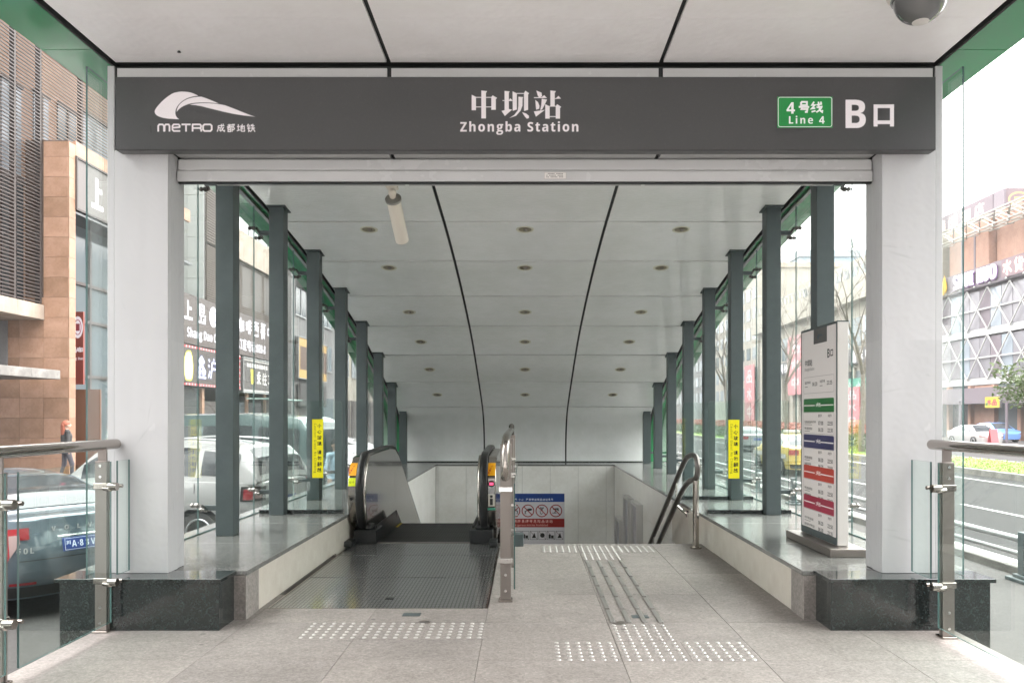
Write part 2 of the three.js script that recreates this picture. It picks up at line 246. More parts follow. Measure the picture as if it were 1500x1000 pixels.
// ---- hand-drawn characters: strokes in a 100 x 100 box, "x,y x,y ..." per stroke, strokes split by |
const GL = {
  '中': '15,26 85,26 85,64 15,64 15,26|50,4 50,98', '坝': '4,38 38,38|20,8 20,80|2,88 40,74|46,76 46,14 88,14 88,76|67,26 67,56 60,76 40,96|70,74 94,96',
  '站': '20,6 25,18|4,26 44,26|12,38 17,66|34,36 28,70|2,84 46,74|68,4 68,50|68,28 96,28|50,52 92,52 92,94 50,94 50,52',
  '成': '20,26 92,26|20,26 20,60 8,96|22,50 44,50 42,80 32,76|56,6 61,50 76,82 92,92 95,74|86,42 62,76 44,94|72,6 84,15',
  '都': '12,20 48,20|30,5 30,38|4,38 58,38|54,10 8,60|18,52 46,52 46,94 18,94 18,52|18,72 46,72|64,10 64,98|64,12 90,12 78,40 92,60 80,75 68,72',
  '地': '4,36 38,36|20,8 20,78|2,86 40,74|44,44 90,30 90,66 80,64|66,6 66,72|52,20 52,84 60,91 92,91 95,74',
  '铁': '22,5 5,34|20,24 40,24|8,42 40,42|8,60 40,60|24,42 24,92 40,80|58,10 50,36|54,28 92,28|44,54 98,54|72,5 72,50 62,76 42,97|74,56 98,97',
  '号': '26,8 74,8 74,36 26,36 26,8|6,50 94,50|36,50 30,68 78,68 74,92 58,92', '线': '26,6 8,34 32,34 6,64 36,60|4,92 38,82|46,34 92,24|46,54 96,46|62,6 66,52 80,84 93,93 96,76|90,54 64,82 44,95|78,8 88,17',
  '口': '12,16 88,16 88,88 12,88 12,16', '小': '50,6 50,92 38,86|26,36 10,66|74,34 92,64', '心': '14,46 8,74|34,34 34,80 42,90 70,90 74,72|48,14 58,34|78,34 92,62',
  '玻': '4,16 36,16|6,48 34,48|20,16 20,80|2,86 38,78|50,24 50,60 40,97|50,24 94,24 88,40|70,5 70,54|50,54 88,54 72,80 46,97|56,60 94,97',
  '璃': '4,16 36,16|6,48 34,48|20,16 20,80|2,86 38,78|68,4 68,16|42,18 98,18|58,26 80,48|80,26 58,48|50,26 50,54 88,54 88,26|46,97 46,64 94,64 94,96|70,54 60,84 82,84',
  '请': '14,8 22,20|4,36 22,36 22,88 34,76|42,16 94,16|46,30 90,30|38,44 98,44|68,5 68,44|50,97 50,56 86,56 86,95 78,95|50,68 86,68|50,80 86,80',
  '勿': '34,6 10,48|28,28 90,28 84,88 70,92|50,30 14,78|70,30 28,97', '翻': '8,16 48,8|28,10 28,50|4,34 54,34|28,36 4,56|28,36 54,56|10,60 48,60 48,97 10,97 10,60|10,78 48,78|28,60 28,97|58,14 74,14 74,94|60,34 70,44|58,68 72,56|78,14 96,14 96,94|82,34 92,44|80,68 94,56',
  '越': '8,18 44,18|26,4 26,62|2,38 50,38|26,48 46,48|14,56 4,92|12,76 32,90 98,94|52,22 96,22|58,22 56,62 68,52|70,4 77,52 90,74 96,62|90,34 66,72',
  '上': '46,8 46,88|48,42 86,42|6,90 96,90', '島': '48,2 42,12|24,60 24,12 76,12 76,44 24,44|24,28 76,28|24,60 92,60 88,95 78,92|8,72 8,93 72,93 72,72|40,66 40,93',
  '咖': '4,28 24,28 24,70 4,70 4,28|32,32 60,32 56,88 46,84|44,8 44,40 30,95|68,30 94,30 94,80 68,80 68,30', '啡': '4,28 24,28 24,70 4,70 4,28|54,8 54,70 42,95|72,8 72,97|36,24 54,24|36,44 54,44|34,66 54,62|72,24 96,24|72,44 96,44|72,66 98,66',
  '西': '6,12 94,12|12,34 88,34 88,92 12,92 12,34|38,12 36,50 24,64|62,12 62,56 78,60', '餐': '12,6 40,6 30,40 8,46|20,16 36,28|56,8 90,8 60,44|64,18 92,42|50,36 6,66|50,36 94,66|28,58 72,58 72,80 28,80 28,58|28,69 72,69|28,80 28,97 56,90|60,84 84,97',
  '狮': '30,6 4,36|18,20 28,50 24,90 12,88|26,46 4,76|44,14 44,60 36,90|56,8 56,64|62,14 98,14|66,90 66,34 96,34 96,82|80,14 80,98', '阁': '14,6 24,16|10,22 10,97|36,12 92,12 92,95 82,95|46,26 28,46|46,30 70,30 34,58|44,40 74,58|36,64 70,64 70,86 36,86 36,64',
  '酒': '8,10 20,20|4,36 16,44|4,94 22,62|32,14 98,14|38,32 94,32 94,94 38,94 38,32|56,14 54,58 46,62|74,14 74,58|38,64 94,64|38,80 94,80', '店': '50,3 54,13|14,18 94,18|16,18 14,60 4,97|52,26 52,58|52,40 84,40|32,58 84,58 84,94 32,94 32,58',
  '水': '50,5 50,92 40,86|8,32 38,32 14,78|86,20 54,48|54,44 94,86', '货': '32,6 8,36|20,26 20,52|84,14 46,34|58,6 58,42 90,42 92,30|24,56 76,56 76,80|24,56 24,80|50,62 46,80 16,97|56,82 88,97',
  '印': '30,10 10,20 10,74 34,66|10,42 34,42|52,16 88,16 88,70 74,68|52,16 52,97', '严': '6,12 94,12|36,12 36,38|62,12 62,38|18,22 26,36|80,22 72,36|12,44 92,44|20,44 18,70 4,97', '禁': '28,4 28,44|8,16 46,16|28,18 8,42|28,18 46,38|72,4 72,44|52,16 94,16|72,18 54,42|72,18 94,42|26,54 76,54|6,66 96,66|50,66 50,96|28,76 14,92|70,76 88,92',
  '品': '30,8 70,8 70,42 30,42 30,8|6,54 42,54 42,94 6,94 6,54|58,54 94,54 94,94 58,94 58,54', '进': '12,10 24,24|4,42 22,42 22,80|4,96 26,82 98,94|40,28 94,28|36,52 98,52|56,8 56,54 44,82|78,8 78,84', '等': '24,2 10,22|20,12 44,12|66,2 54,22|62,12 94,12|14,30 86,30|50,22 50,46|4,46 96,46|10,62 90,62|68,50 68,94 56,92|30,70 40,84', '危': '36,3 16,30|34,14 70,14 56,32|20,34 94,34|22,34 20,66 6,97|40,50 74,50 72,70 60,70|40,50 40,88 50,94 88,94 90,78', '爆': '18,6 18,50 4,96|6,30 2,48|34,26 26,42|18,56 34,90|48,6 90,6 90,32 48,32 48,6|48,19 90,19|42,44 96,44|36,60 98,60|58,36 58,60|80,36 80,60|68,62 68,96', '易': '26,6 76,6 76,42 26,42 26,6|26,24 76,24|34,44 10,76|28,54 88,54 82,90 68,92|52,56 20,92|72,56 40,96', '险': '10,6 10,97|10,10 34,10 24,38 36,58 24,70|66,6 40,40|66,6 96,38|52,44 84,44|46,54 54,80|66,52 70,78|90,54 78,88|40,92 96,92', '违': '12,10 24,24|4,42 22,42 22,80|4,96 26,82 98,94|38,22 92,22|36,42 94,42|34,60 88,60 86,76|64,6 64,84', '带': '6,18 94,18|26,4 26,30|50,4 50,30|74,4 74,30|6,54 6,38 94,38 94,54|22,90 22,56 78,56 78,86|50,44 50,98', '乘': '76,4 24,12|6,28 94,28|50,8 50,97|30,36 30,58|70,36 70,58|16,58 46,44|54,56 88,50|48,62 10,92|52,62 92,92', '车': '30,4 18,32 88,32|8,14 80,14|52,36 52,97|4,60 96,60',
  '订': '14,8 24,22|4,38 22,38 22,88 38,74|42,18 98,18|72,18 72,90 58,88', '座': '50,3 54,13|14,16 94,16|16,16 14,60 4,97|38,28 24,56|38,34 48,54|74,28 62,56|74,34 86,54|56,22 56,92|28,70 88,70|20,94 96,94', '电': '18,18 82,18 82,66 18,66 18,18|18,42 82,42|50,4 50,86 58,94 90,94 92,78', '话': '14,8 24,22|4,38 22,38 22,88 38,74|92,8 48,18|40,36 98,36|70,16 70,56|50,56 92,56 92,94 50,94 50,56',
  '沪': '8,10 20,20|4,36 16,44|4,94 22,62|62,4 68,14|44,24 90,24 90,52 44,52|44,24 42,60 30,97', '鑫': '50,3 18,30|50,3 84,30|34,24 66,24|30,34 70,34|50,24 50,48|26,48 74,48|26,52 6,72|26,52 46,72|8,78 44,78|26,66 26,94|4,95 48,95|74,52 54,72|74,52 96,72|56,78 94,78|74,66 74,94|52,95 98,95', '湘': '8,10 18,20|4,36 14,44|4,94 20,62|28,28 56,28|42,6 42,97|42,34 28,68|44,36 58,56|64,14 94,14 94,94 64,94 64,14|64,40 94,40|64,66 94,66', '川': '18,8 18,60 6,94|50,14 50,82|84,6 84,96', '钱': '22,5 5,34|20,24 40,24|8,60 40,60|24,42 24,92 40,80|46,34 92,24|46,54 96,46|62,6 66,52 80,84 93,93 96,76|90,54 64,82 44,95',
  '往': '28,6 6,34|30,30 4,58|18,50 18,97|60,4 68,16|40,26 94,26|44,56 90,56|36,92 98,92|67,26 67,92', '首': '28,4 36,18|72,4 64,18|6,24 94,24|50,24 44,38|22,38 78,38 78,96 22,96 22,38|22,57 78,57|22,76 78,76', '末': '10,22 90,22|18,46 82,46|50,4 50,97|48,48 10,84|52,48 92,84', '班': '4,16 28,16|6,46 26,46|16,16 16,78|2,84 30,76|34,26 40,46|46,10 46,60 34,94|56,14 96,14|58,50 94,50|76,14 76,90|52,92 98,92',
};
function glyph(g, ch, x, y, s, w = 0.1, sx = 1) { // strokes into a canvas context
  g.lineWidth = w * s; g.lineCap = 'butt'; g.lineJoin = 'miter'; g.miterLimit = 3;
  for (const st of (GL[ch] ?? '').split('|')) { const p = st.trim().split(' ').map((q) => q.split(',').map(Number)); if (p.length < 2) continue; g.beginPath(); p.forEach(([a, b], i) => (i ? g.lineTo : g.moveTo).call(g, x + a * s * 0.01 * sx, y + b * s * 0.01)); g.stroke(); }
}
function glyphs(g, text, x, y, s, w, gap = 1.1, sx = 1) { for (const ch of text) { if (GL[ch]) glyph(g, ch, x, y, s, w, sx); else if (ch !== ' ') { g.font = 'bold ' + s * 0.95 + 'px sans-serif'; g.fillText(ch, x, y + s * 0.86); } x += s * gap * sx * (GL[ch] ? 1 : 0.66); } return x; }
function canvas(w, h, draw) { const c = document.createElement('canvas'); c.width = w; c.height = h; const g = c.getContext('2d'); draw(g, w, h); const t = new THREE.CanvasTexture(c); t.colorSpace = THREE.SRGBColorSpace; t.wrapS = t.wrapT = THREE.ClampToEdgeWrapping; t.anisotropy = 8; return t; }
const ink = (g, c) => { g.fillStyle = c; g.strokeStyle = c; };
// ---------------------------------------------------------------- the ground, the road
const WELL = { x: 1.91, d0: 8.35, d1: 16.5, low: -4.6 };
{
  const s = new THREE.Shape([new THREE.Vector2(-320, -40), new THREE.Vector2(320, -40), new THREE.Vector2(320, 420), new THREE.Vector2(-320, 420)]);
  s.holes.push(new THREE.Path([new THREE.Vector2(-3, 0), new THREE.Vector2(3, 0), new THREE.Vector2(3, 17.5), new THREE.Vector2(-3, 17.5)]));
  solo('ground', null, '', new THREE.ShapeGeometry(s).rotateX(-Math.PI / 2).translate(0, -0.8, 0), M.asphalt, null, { kind: 'structure' });
  solo('road', null, '', new THREE.PlaneGeometry(9.1, 300).rotateX(-Math.PI / 2).translate(11.75, -0.796, -130), M.road, null, { kind: 'structure' });
  solo('far_road', null, '', new THREE.PlaneGeometry(13.8, 300).rotateX(-Math.PI / 2).translate(27.6, -0.796, -130), M.road, null, { kind: 'structure' });
  solo('pavement', null, '', [new THREE.PlaneGeometry(3.6, 300).rotateX(-Math.PI / 2).translate(4.9, -0.792, -130)], M.pave, null, { kind: 'structure' });
  solo('far_pavement', null, '', [rb(34.5, 38.9, -0.8, -0.66, -10, 280)], M.pave, null, { kind: 'structure' });
  solo('building_pavement', null, '', [rb(-40, -10.4, -0.8, -0.5, -10, 280)], M.pave, null, { kind: 'structure' });
  solo('forecourt', null, '', rb(-22, 6.6, -0.8, -0.72, -40, -3.01), M.forecourt, null, { kind: 'structure' });
  const marks = struct('road_marking');
  const flat = (x, w, d0, d1) => new THREE.PlaneGeometry(w, d1 - d0).rotateX(-Math.PI / 2).translate(x, -0.788, -(d0 + d1) / 2);
  part(marks, 'edge_line', flat(15.2, 0.2, -10, 200), M.paint); part(marks, 'edge_line', flat(7.35, 0.16, -10, 200), M.paint);
  for (let k = 0; k < 16; k++) part(marks, 'lane_dash', flat(10.7, 0.16, 4 + k * 9.5, 9.4 + k * 9.5), M.paint);
  const kerbs = struct('kerb');
  for (let k = 0; k < 40; k++) for (const [x0, x1, h] of [[6.72, 6.92, -0.68], [16.3, 16.5, -0.58], [20.5, 20.7, -0.58]]) { if (k > 26 && x0 < 10) continue; part(kerbs, 'kerbstone', slab(x0, x1, -0.8, h + (k % 3) * 0.003, -6 + k * 2.4, -6 + k * 2.4 + 2.385, 0.015), M.kerb); }
  solo('median', null, '', [rb(16.5, 20.5, -0.8, -0.6, -10, 200)], M.pave, null, { kind: 'structure' });
}
// ---------------------------------------------------------------- ceiling profile (d, height): flat canopy, then bending down to the end of the well
const prof = new THREE.CatmullRomCurve3([[-0.6, 3.75], [0.4, 3.75], [1, 3.75], [3, 3.75], [4.4, 3.75], [5.5, 3.75], [6.3, 3.738], [7.2, 3.70], [8.15, 3.61], [8.9, 3.53], [9.56, 3.44], [10.2, 3.34], [10.97, 3.20], [12, 2.985], [12.7, 2.82], [13.4, 2.63], [14.1, 2.405], [14.8, 2.165], [15.5, 1.92], [16.2, 1.66], [16.65, 1.46], [17.0, 1.19], [17.19, 0.88], [17.25, 0.55], [17.25, 0.335]].map(([d, h]) => new THREE.Vector3(d, h, 0)), false, 'catmullrom', 0.5);
const PN = 700, profPts = prof.getSpacedPoints(PN);
function profAt(t) { const f = clamp(t, 0, 1) * PN, i = Math.min(PN - 1, Math.floor(f)), a = profPts[i], b = profPts[i + 1], p = a.clone().lerp(b, f - i), n = b.clone().sub(a).normalize(); return { d: p.x, h: p.y, nd: -n.y, nh: n.x }; } // normal upward / outward
function tOfD(d) { let lo = 0, hi = 1; for (let k = 0; k < 40; k++) { const m = (lo + hi) / 2; if (profAt(m).d < d) lo = m; else hi = m; } return lo; }
function hOfD(d) { return profAt(tOfD(d)).h; }
function tOfPix(y) { let lo = tOfD(6), hi = 1; for (let k = 0; k < 40; k++) { const m = (lo + hi) / 2, p = profAt(m); if (CY - (p.h - EYE) * F / p.d < y) lo = m; else hi = m; } return lo; }
// curved slab between two places on the profile, from x0 to x1, offset o0 (underside) to o1 along the normal
function strip(x0, x1, t0, t1, o0, o1, n = 8) {
  const P = [], q = (a, b, c, e) => P.push(...a, ...b, ...c, ...a, ...c, ...e), at = (t, o, x) => { const p = profAt(t); return [x, p.h + p.nh * o, -(p.d + p.nd * -1 * -o)]; };
  for (let i = 0; i < n; i++) {
    const a = lerp(t0, t1, i / n), b = lerp(t0, t1, (i + 1) / n);
    q(at(a, o0, x1), at(a, o0, x0), at(b, o0, x0), at(b, o0, x1)); q(at(a, o1, x0), at(a, o1, x1), at(b, o1, x1), at(b, o1, x0));
    q(at(a, o0, x0), at(a, o1, x0), at(b, o1, x0), at(b, o0, x0)); q(at(a, o1, x1), at(a, o0, x1), at(b, o0, x1), at(b, o1, x1));
  }
  q(at(t0, o0, x0), at(t0, o0, x1), at(t0, o1, x1), at(t0, o1, x0)); q(at(t1, o0, x1), at(t1, o0, x0), at(t1, o1, x0), at(t1, o1, x1));
  const g = new THREE.BufferGeometry(); g.setAttribute('position', new THREE.Float32BufferAttribute(P, 3)); g.computeVertexNormals(); return g;
}
// ---------------------------------------------------------------- floor of the entrance: granite slabs one by one, tactile studs, guide bars
const COMB = { x0: -1.86, x1: -0.275, d0: 5.57, d1: 8.42 };
const floor = struct('floor');
{
  part(floor, 'bed', [rb(-2.79, 2.79, -0.9, -0.03, -3, 5.57), rb(COMB.x1, 2.79, -0.9, -0.03, 5.57, WELL.d0), rb(-2.79, COMB.x0, -0.9, -0.03, 5.57, WELL.d0), rb(COMB.x0, COMB.x1, -0.9, -0.03, 5.57, 8.3)], M.floorBed);
  const xs = [-2.79, -1.87, -1.07, -0.267, 0.555, 1.36, 2.16, 2.79], R = rng(5);
  for (let k = -4; k < 9; k++) for (let i = 0; i < xs.length - 1; i++) {
    let d0 = 2.8 + k * 0.8, d1 = Math.min(d0 + 0.8, WELL.d0), x0 = xs[i], x1 = xs[i + 1];
    if (x0 > -1.9 && x1 < -0.2 && d0 > 4.9) { if (d0 > 5.5 || d0 + 0.8 > 6.1 && d0 >= 5.57) continue; d1 = Math.min(d1, COMB.d0); }
    if (d0 > 8.3 || (x1 < -1.86 && d0 > 5.5) || (x0 > 2.1 && d0 > 5.5)) continue;
    if (d1 - d0 < 0.05) continue;
    part(floor, 'paving_slab', slab(x0 + 0.0014, x1 - 0.0014, -0.03, (R() - 0.5) * 0.0014, d0 + 0.0014, d1 - 0.0014, 0.0012), M.floor[Math.floor(R() * 3)]);
  }
  // tactile tiles: thin frame joints and steel studs
  const stud = (x, d) => { const g = new THREE.CylinderGeometry(0.0105, 0.0165, 0.006, 10, 1); return g.translate(x, 0.0035, -d); };
  const tactile = (x0, d1, label) => { // 0.395 m square, far edge d1
    const w = 0.388, studs = []; for (let i = 0; i < 6; i++) for (let j = 0; j < 6; j++) studs.push(stud(x0 + w * (i + 0.5) / 6, d1 - w * (j + 0.5) / 6));
    const t = part(floor, 'tactile_tile', slab(x0 + 0.003, x0 + w - 0.003, -0.02, 0.0018, d1 - w + 0.003, d1 - 0.003, 0.001), M.floor[1]);
    part(t, 'stud', studs, M.stud, { stuff: true });
  };
  const at = (px, py) => { const d = F * EYE / (py - CY); return [(px - CX) * d / F, d]; };
  { const [x, d] = at(431, 910.5); for (let k = 0; k < 3; k++) tactile(-1.438 + k * 0.397, 5.19); }
  for (let k = 0; k < 3; k++) tactile(0.16 + k * 0.397, 4.755);
  tactile(0.557, 5.152);
  // far row beside the stair edge
  for (let k = 0; k < 3; k++) tactile(0.16 + k * 0.397, 8.21); tactile(0.557, 7.81);
  // guide bars
  for (let i = 0; i < 4; i++) for (let j = 0; j < 6; j++) { const x = 0.592 + i * 0.108, d0 = 5.175 + j * 0.372; part(floor, 'guide_bar', new RoundedBoxGeometry(0.034, 0.008, 0.335, 2, 0.0035).translate(x, 0.004, -(d0 + 0.17)), M.plate); }
  // small covers let into the floor
  const cover = (px, py, w, l, round) => { const [x, d] = at(px, py); part(floor, 'cover_plate', round ? new THREE.CylinderGeometry(w / 2, w / 2, 0.006, 24).translate(x, 0.002, -d) : rb(x - w / 2, x + w / 2, -0.004, 0.0035, d - l / 2, d + l / 2, 0.002), round ? M.steelDull : M.column); };
  cover(603, 900, 0.125, 0.085); cover(622, 911.5, 0.075, 0.07, true); cover(938, 903, 0.115, 0.07); cover(909, 913, 0.085, 0.07, true);
}
// ---------------------------------------------------------------- the well: walls of upright panels, stairs
const well = struct('well_wall');
{
  const W = WELL, top = 0.322;
  part(well, 'backing', [rb(-W.x - 0.3, -W.x - 0.03, W.low, 0.28, 5.3, 17.4), rb(W.x + 0.03, W.x + 0.3, W.low, 0.28, 5.3, 17.4), rb(-W.x - 0.029, W.x + 0.029, W.low, 0.28, 16.53, 17.3)], M.floorBed);
  for (let k = -4; k < 4; k++) { const a = Math.max(-W.x, -0.06 + k * 0.6), b = Math.min(W.x, -0.06 + (k + 1) * 0.6); if (b - a < 0.03) continue; for (const [y0, y1] of [[-1.6, top], [W.low, -1.605]]) part(well, 'panel', rb(a + 0.002, b - 0.002, y0, y1, 16.5, 16.526, 0.002), M.wellWall); }
  const cuts = [5.52, 7.8, 10.0, 12.15, 14.3, 16.49];
  for (const s of [-1, 1]) {
    const x0 = s * W.x, x1 = s * (W.x + 0.026);
    for (let i = 0; i < cuts.length - 1; i++) {
      const a = cuts[i] + 0.002, b = cuts[i + 1] - 0.002;
      if (i === 0) { part(well, 'panel', rb(x0, x1, 0.003, top, a, b, 0.002), M.cream); continue; }
      for (const [y0, y1] of [[-0.238, top], [-1.6, -0.242], [W.low, -1.605]]) part(well, 'panel', rb(x0, x1, y0, y1, a, b, 0.002), i === 1 && y1 === top ? M.cream : M.wellWall);
    }
  }
  part(well, 'landing_edge', rb(-W.x, W.x, W.low, -0.03, 8.31, 8.345), M.wellWall);
  solo('well_floor', null, '', rb(-2.2, 2.2, W.low - 0.2, W.low - 0.002, 8.3, 17.4), M.pave, null, { kind: 'structure' });
  const st = struct('stair');
  for (let k = 0; k < 27; k++) { const d = 8.352 + k * 0.3, y = -0.158 * (k + 1); if (d > 16.4) break; part(st, 'step', rb(-0.05, W.x - 0.003, y - 0.17, y, d, d + 0.32, 0.004), M.floor[k % 3]); }
}
// ---------------------------------------------------------------- low walls left and right: granite tops, rough end, dark plinth
for (const s of [-1, 1]) {
  const side = s < 0 ? 'left' : 'right', other = s < 0 ? 'beside the parked cars' : 'beside the road';
  const t = thing('granite_ledge', 'long ledge of pale polished granite carrying the ' + side + ' row of columns ' + other, 'ledge', [s * 2.5, 0, 11], 'granite ledges under the glass walls');
  const cuts = [5.262, 6.4, 7.55, 8.7, 9.85, 11, 12.15, 13.3, 14.45, 15.6, 17.3];
  part(t, 'core', rb(s * 2.22, s * 3.03, -0.8, 0.3, 5.3, 17.4), M.floorBed);
  part(t, 'outer_face', rb(s * 3.03, s * 3.06, -0.8, 0.3, 5.3, 17.4), M.dark);
  for (let i = 0; i < cuts.length - 1; i++) part(t, 'granite_slab', rb(s * 1.895, s * 3.06, 0.302, 0.335, cuts[i] + 0.001, cuts[i + 1] - 0.001, 0.004), M.sill);
  part(t, 'rough_end', rb(s * 1.905, s * 2.215, 0.0, 0.3, 5.262, 5.515), M.floor[1]);
  const p = thing('granite_plinth', 'dark green-black polished granite plinth at the foot of the ' + side + ' white pillar', 'plinth', [s * 2.5, 0, 5.13], 'dark granite plinths');
  part(p, 'face_slab', [rb(s * 1.985, s * 3.02, -0.3, 0.309, 5.0, 5.03, 0.003), rb(s * 1.985, s * 2.015, 0, 0.309, 5.0315, 5.26, 0.003), rb(s * 2.99, s * 3.02, -0.8, 0.309, 5.0315, 5.26)], M.dark);
  part(p, 'core', rb(s * 2.02, s * 2.985, -0.8, 0.305, 5.035, 5.26), M.floorBed);
  part(p, 'top_slab', rb(s * 1.968, s * 3.05, 0.311, 0.337, 4.983, 5.262, 0.004), M.darkTop);
}
solo('end_ledge', null, '', rb(-1.894, 1.894, 0.301, 0.334, 16.49, 17.3, 0.003), M.sill, null, { kind: 'structure' });
// ---------------------------------------------------------------- ceiling: panels between dark seams, canopy in front and curved gallery behind
const tEnd = 1, XS = [[-2.735, -0.926], [-0.896, 0.896], [0.926, 2.735]];
{
  const c = struct('ceiling');
  part(c, 'backing', [strip(-2.76, 2.76, tOfD(-0.5), tEnd, 0.02, 0.16, 90)], M.seam);
  const rows = [-0.45, 0.1, 0.5, 0.95, 1.4, 1.85, 2.3, 2.76, 3.21, 3.66, 4.11, 4.57, 5.02, 5.15];
  rows.forEach((d, i) => { if (i + 1 >= rows.length) return; const j = i + 1 === rows.length - 1 ? 0 : 0.0007; for (const [a, b] of XS) part(c, 'canopy_panel', strip(a, b, tOfD(d + 0.0007), tOfD(rows[i + 1] - j), 0, 0.018, 1), M.ceilOut); });
  const seams = [tOfD(6.0), tOfD(7.25), ...[325, 382.5, 434, 478, 520, 560, 596].map(tOfPix), tEnd];
  seams.forEach((t, i) => { if (i + 1 >= seams.length) return; for (const [a, b] of XS) part(c, 'gallery_panel', strip(a + (a < -2 ? 0 : 0.004), b, t + 0.0012, seams[i + 1] - 0.0012, 0, 0.018, i > 7 ? 30 : 8), M.ceilIn); });
  const roof = struct('canopy_roof');
  part(roof, 'roof_deck', strip(-2.78, 2.78, tOfD(-0.5), tEnd, 0.165, 0.22, 90), M.greyWall);
  for (const s of [-1, 1]) {
    const cuts = [tOfD(-0.5), tOfD(3.4), tOfD(5.1), tOfD(6.85), ...[1, 2, 3, 4, 5, 6].map((k) => tOfD(6.85 + k * 1.41)), tOfD(16.6), tEnd];
    for (let i = 0; i < cuts.length - 1; i++) { const [a, b] = s < 0 ? [-3.2, -2.78] : [2.78, 3.2]; part(roof, 'green_panel', strip(a, b, cuts[i] + 0.0002, cuts[i + 1] - 0.0002, 0.06, 0.16, i > 8 ? 16 : 6), M.green); }
    part(roof, 'edge_trim', strip(s < 0 ? -2.779 : 2.761, s < 0 ? -2.761 : 2.779, tOfD(-0.5), tEnd, -0.012, 0.16, 90), M.seam);
  }
}
// ---------------------------------------------------------------- beam over the opening, white pillars, roller shutter
{
  const b = struct('beam');
  part(b, 'core', rb(-2.80, 2.80, 3.2, 3.74, 5.19, 5.95), M.seam);
  for (const [a, e] of XS) part(b, 'panel', [rb(Math.max(a, -2.8), Math.min(e, 2.8), 3.175, 3.72, 5.17, 5.188), rb(Math.max(a, -2.38), Math.min(e, 2.38), 3.17, 3.19, 5.1885, 5.97), rb(a, e, 3.19, 3.73, 5.952, 5.97)], M.white);
  for (const s of [-1, 1]) {
    const side = s < 0 ? 'left' : 'right';
    const p = thing('white_pillar', 'broad white clad pillar at the ' + side + ' end of the dark station sign', 'pillar', [s * 2.6, 0.337, 5.3], 'white pillars carrying the sign');
    part(p, 'front_panel', rb(s * 2.395, s * 2.755, 0.337, 3.17, 5.17, 5.2, 0.004), M.pillarWhite);
    part(p, 'corner_panel', rb(s * 2.758, s * 2.805, 0.337, 3.74, 5.176, 5.44, 0.004), M.pillarWhite);
    part(p, 'jamb_panel', rb(s * 2.395, s * 2.415, 0.337, 3.17, 5.202, 5.315, 0.002), M.pillarWhite);
    part(p, 'core', rb(s * 2.435, s * 2.753, 0.337, 3.16, 5.203, 5.41), M.seam);
    part(p, 'shutter_guide', rb(s * 2.405, s * 2.755, 0.337, 3.17, 5.335, 5.44, 0.003), M.pillarWhite);
  }
  const sh = thing('roller_shutter', 'white roller shutter rolled up under the beam behind the station sign', 'shutter', [0, 3.0, 5.36]);
  part(sh, 'curtain', [rb(-2.39, 2.39, 3.078, 3.155, 5.30, 5.33, 0.012), rb(-2.39, 2.39, 3.09, 3.165, 5.331, 5.40)], M.white);
  part(sh, 'bottom_bar', rb(-2.39, 2.39, 3.0, 3.074, 5.292, 5.335, 0.006), M.white);
  part(sh, 'rubber_seal', rb(-2.385, 2.385, 2.988, 2.999, 5.30, 5.33), M.black);
  const lt = canvas(128, 48, (g, w, h) => { g.fillStyle = '#dcd8d4'; g.fillRect(0, 0, w, h); g.strokeStyle = '#8d8987'; g.lineWidth = 2; g.strokeRect(2, 2, w - 4, h - 4); ink(g, '#6c6866'); for (let r = 0; r < 3; r++) for (let k = 0; k < 12; k++) if ((k * 7 + r * 5) % 6) g.fillRect(14 + k * 8, 9 + r * 11, 6, 5); });
  part(sh, 'sticker', sheet(V3(0.13, 3.013, 5.2905), new THREE.Vector3(0.155, 0, 0), new THREE.Vector3(0, 0.05, 0)), std({ map: lt, roughness: 0.5 }), { uv: true });
}
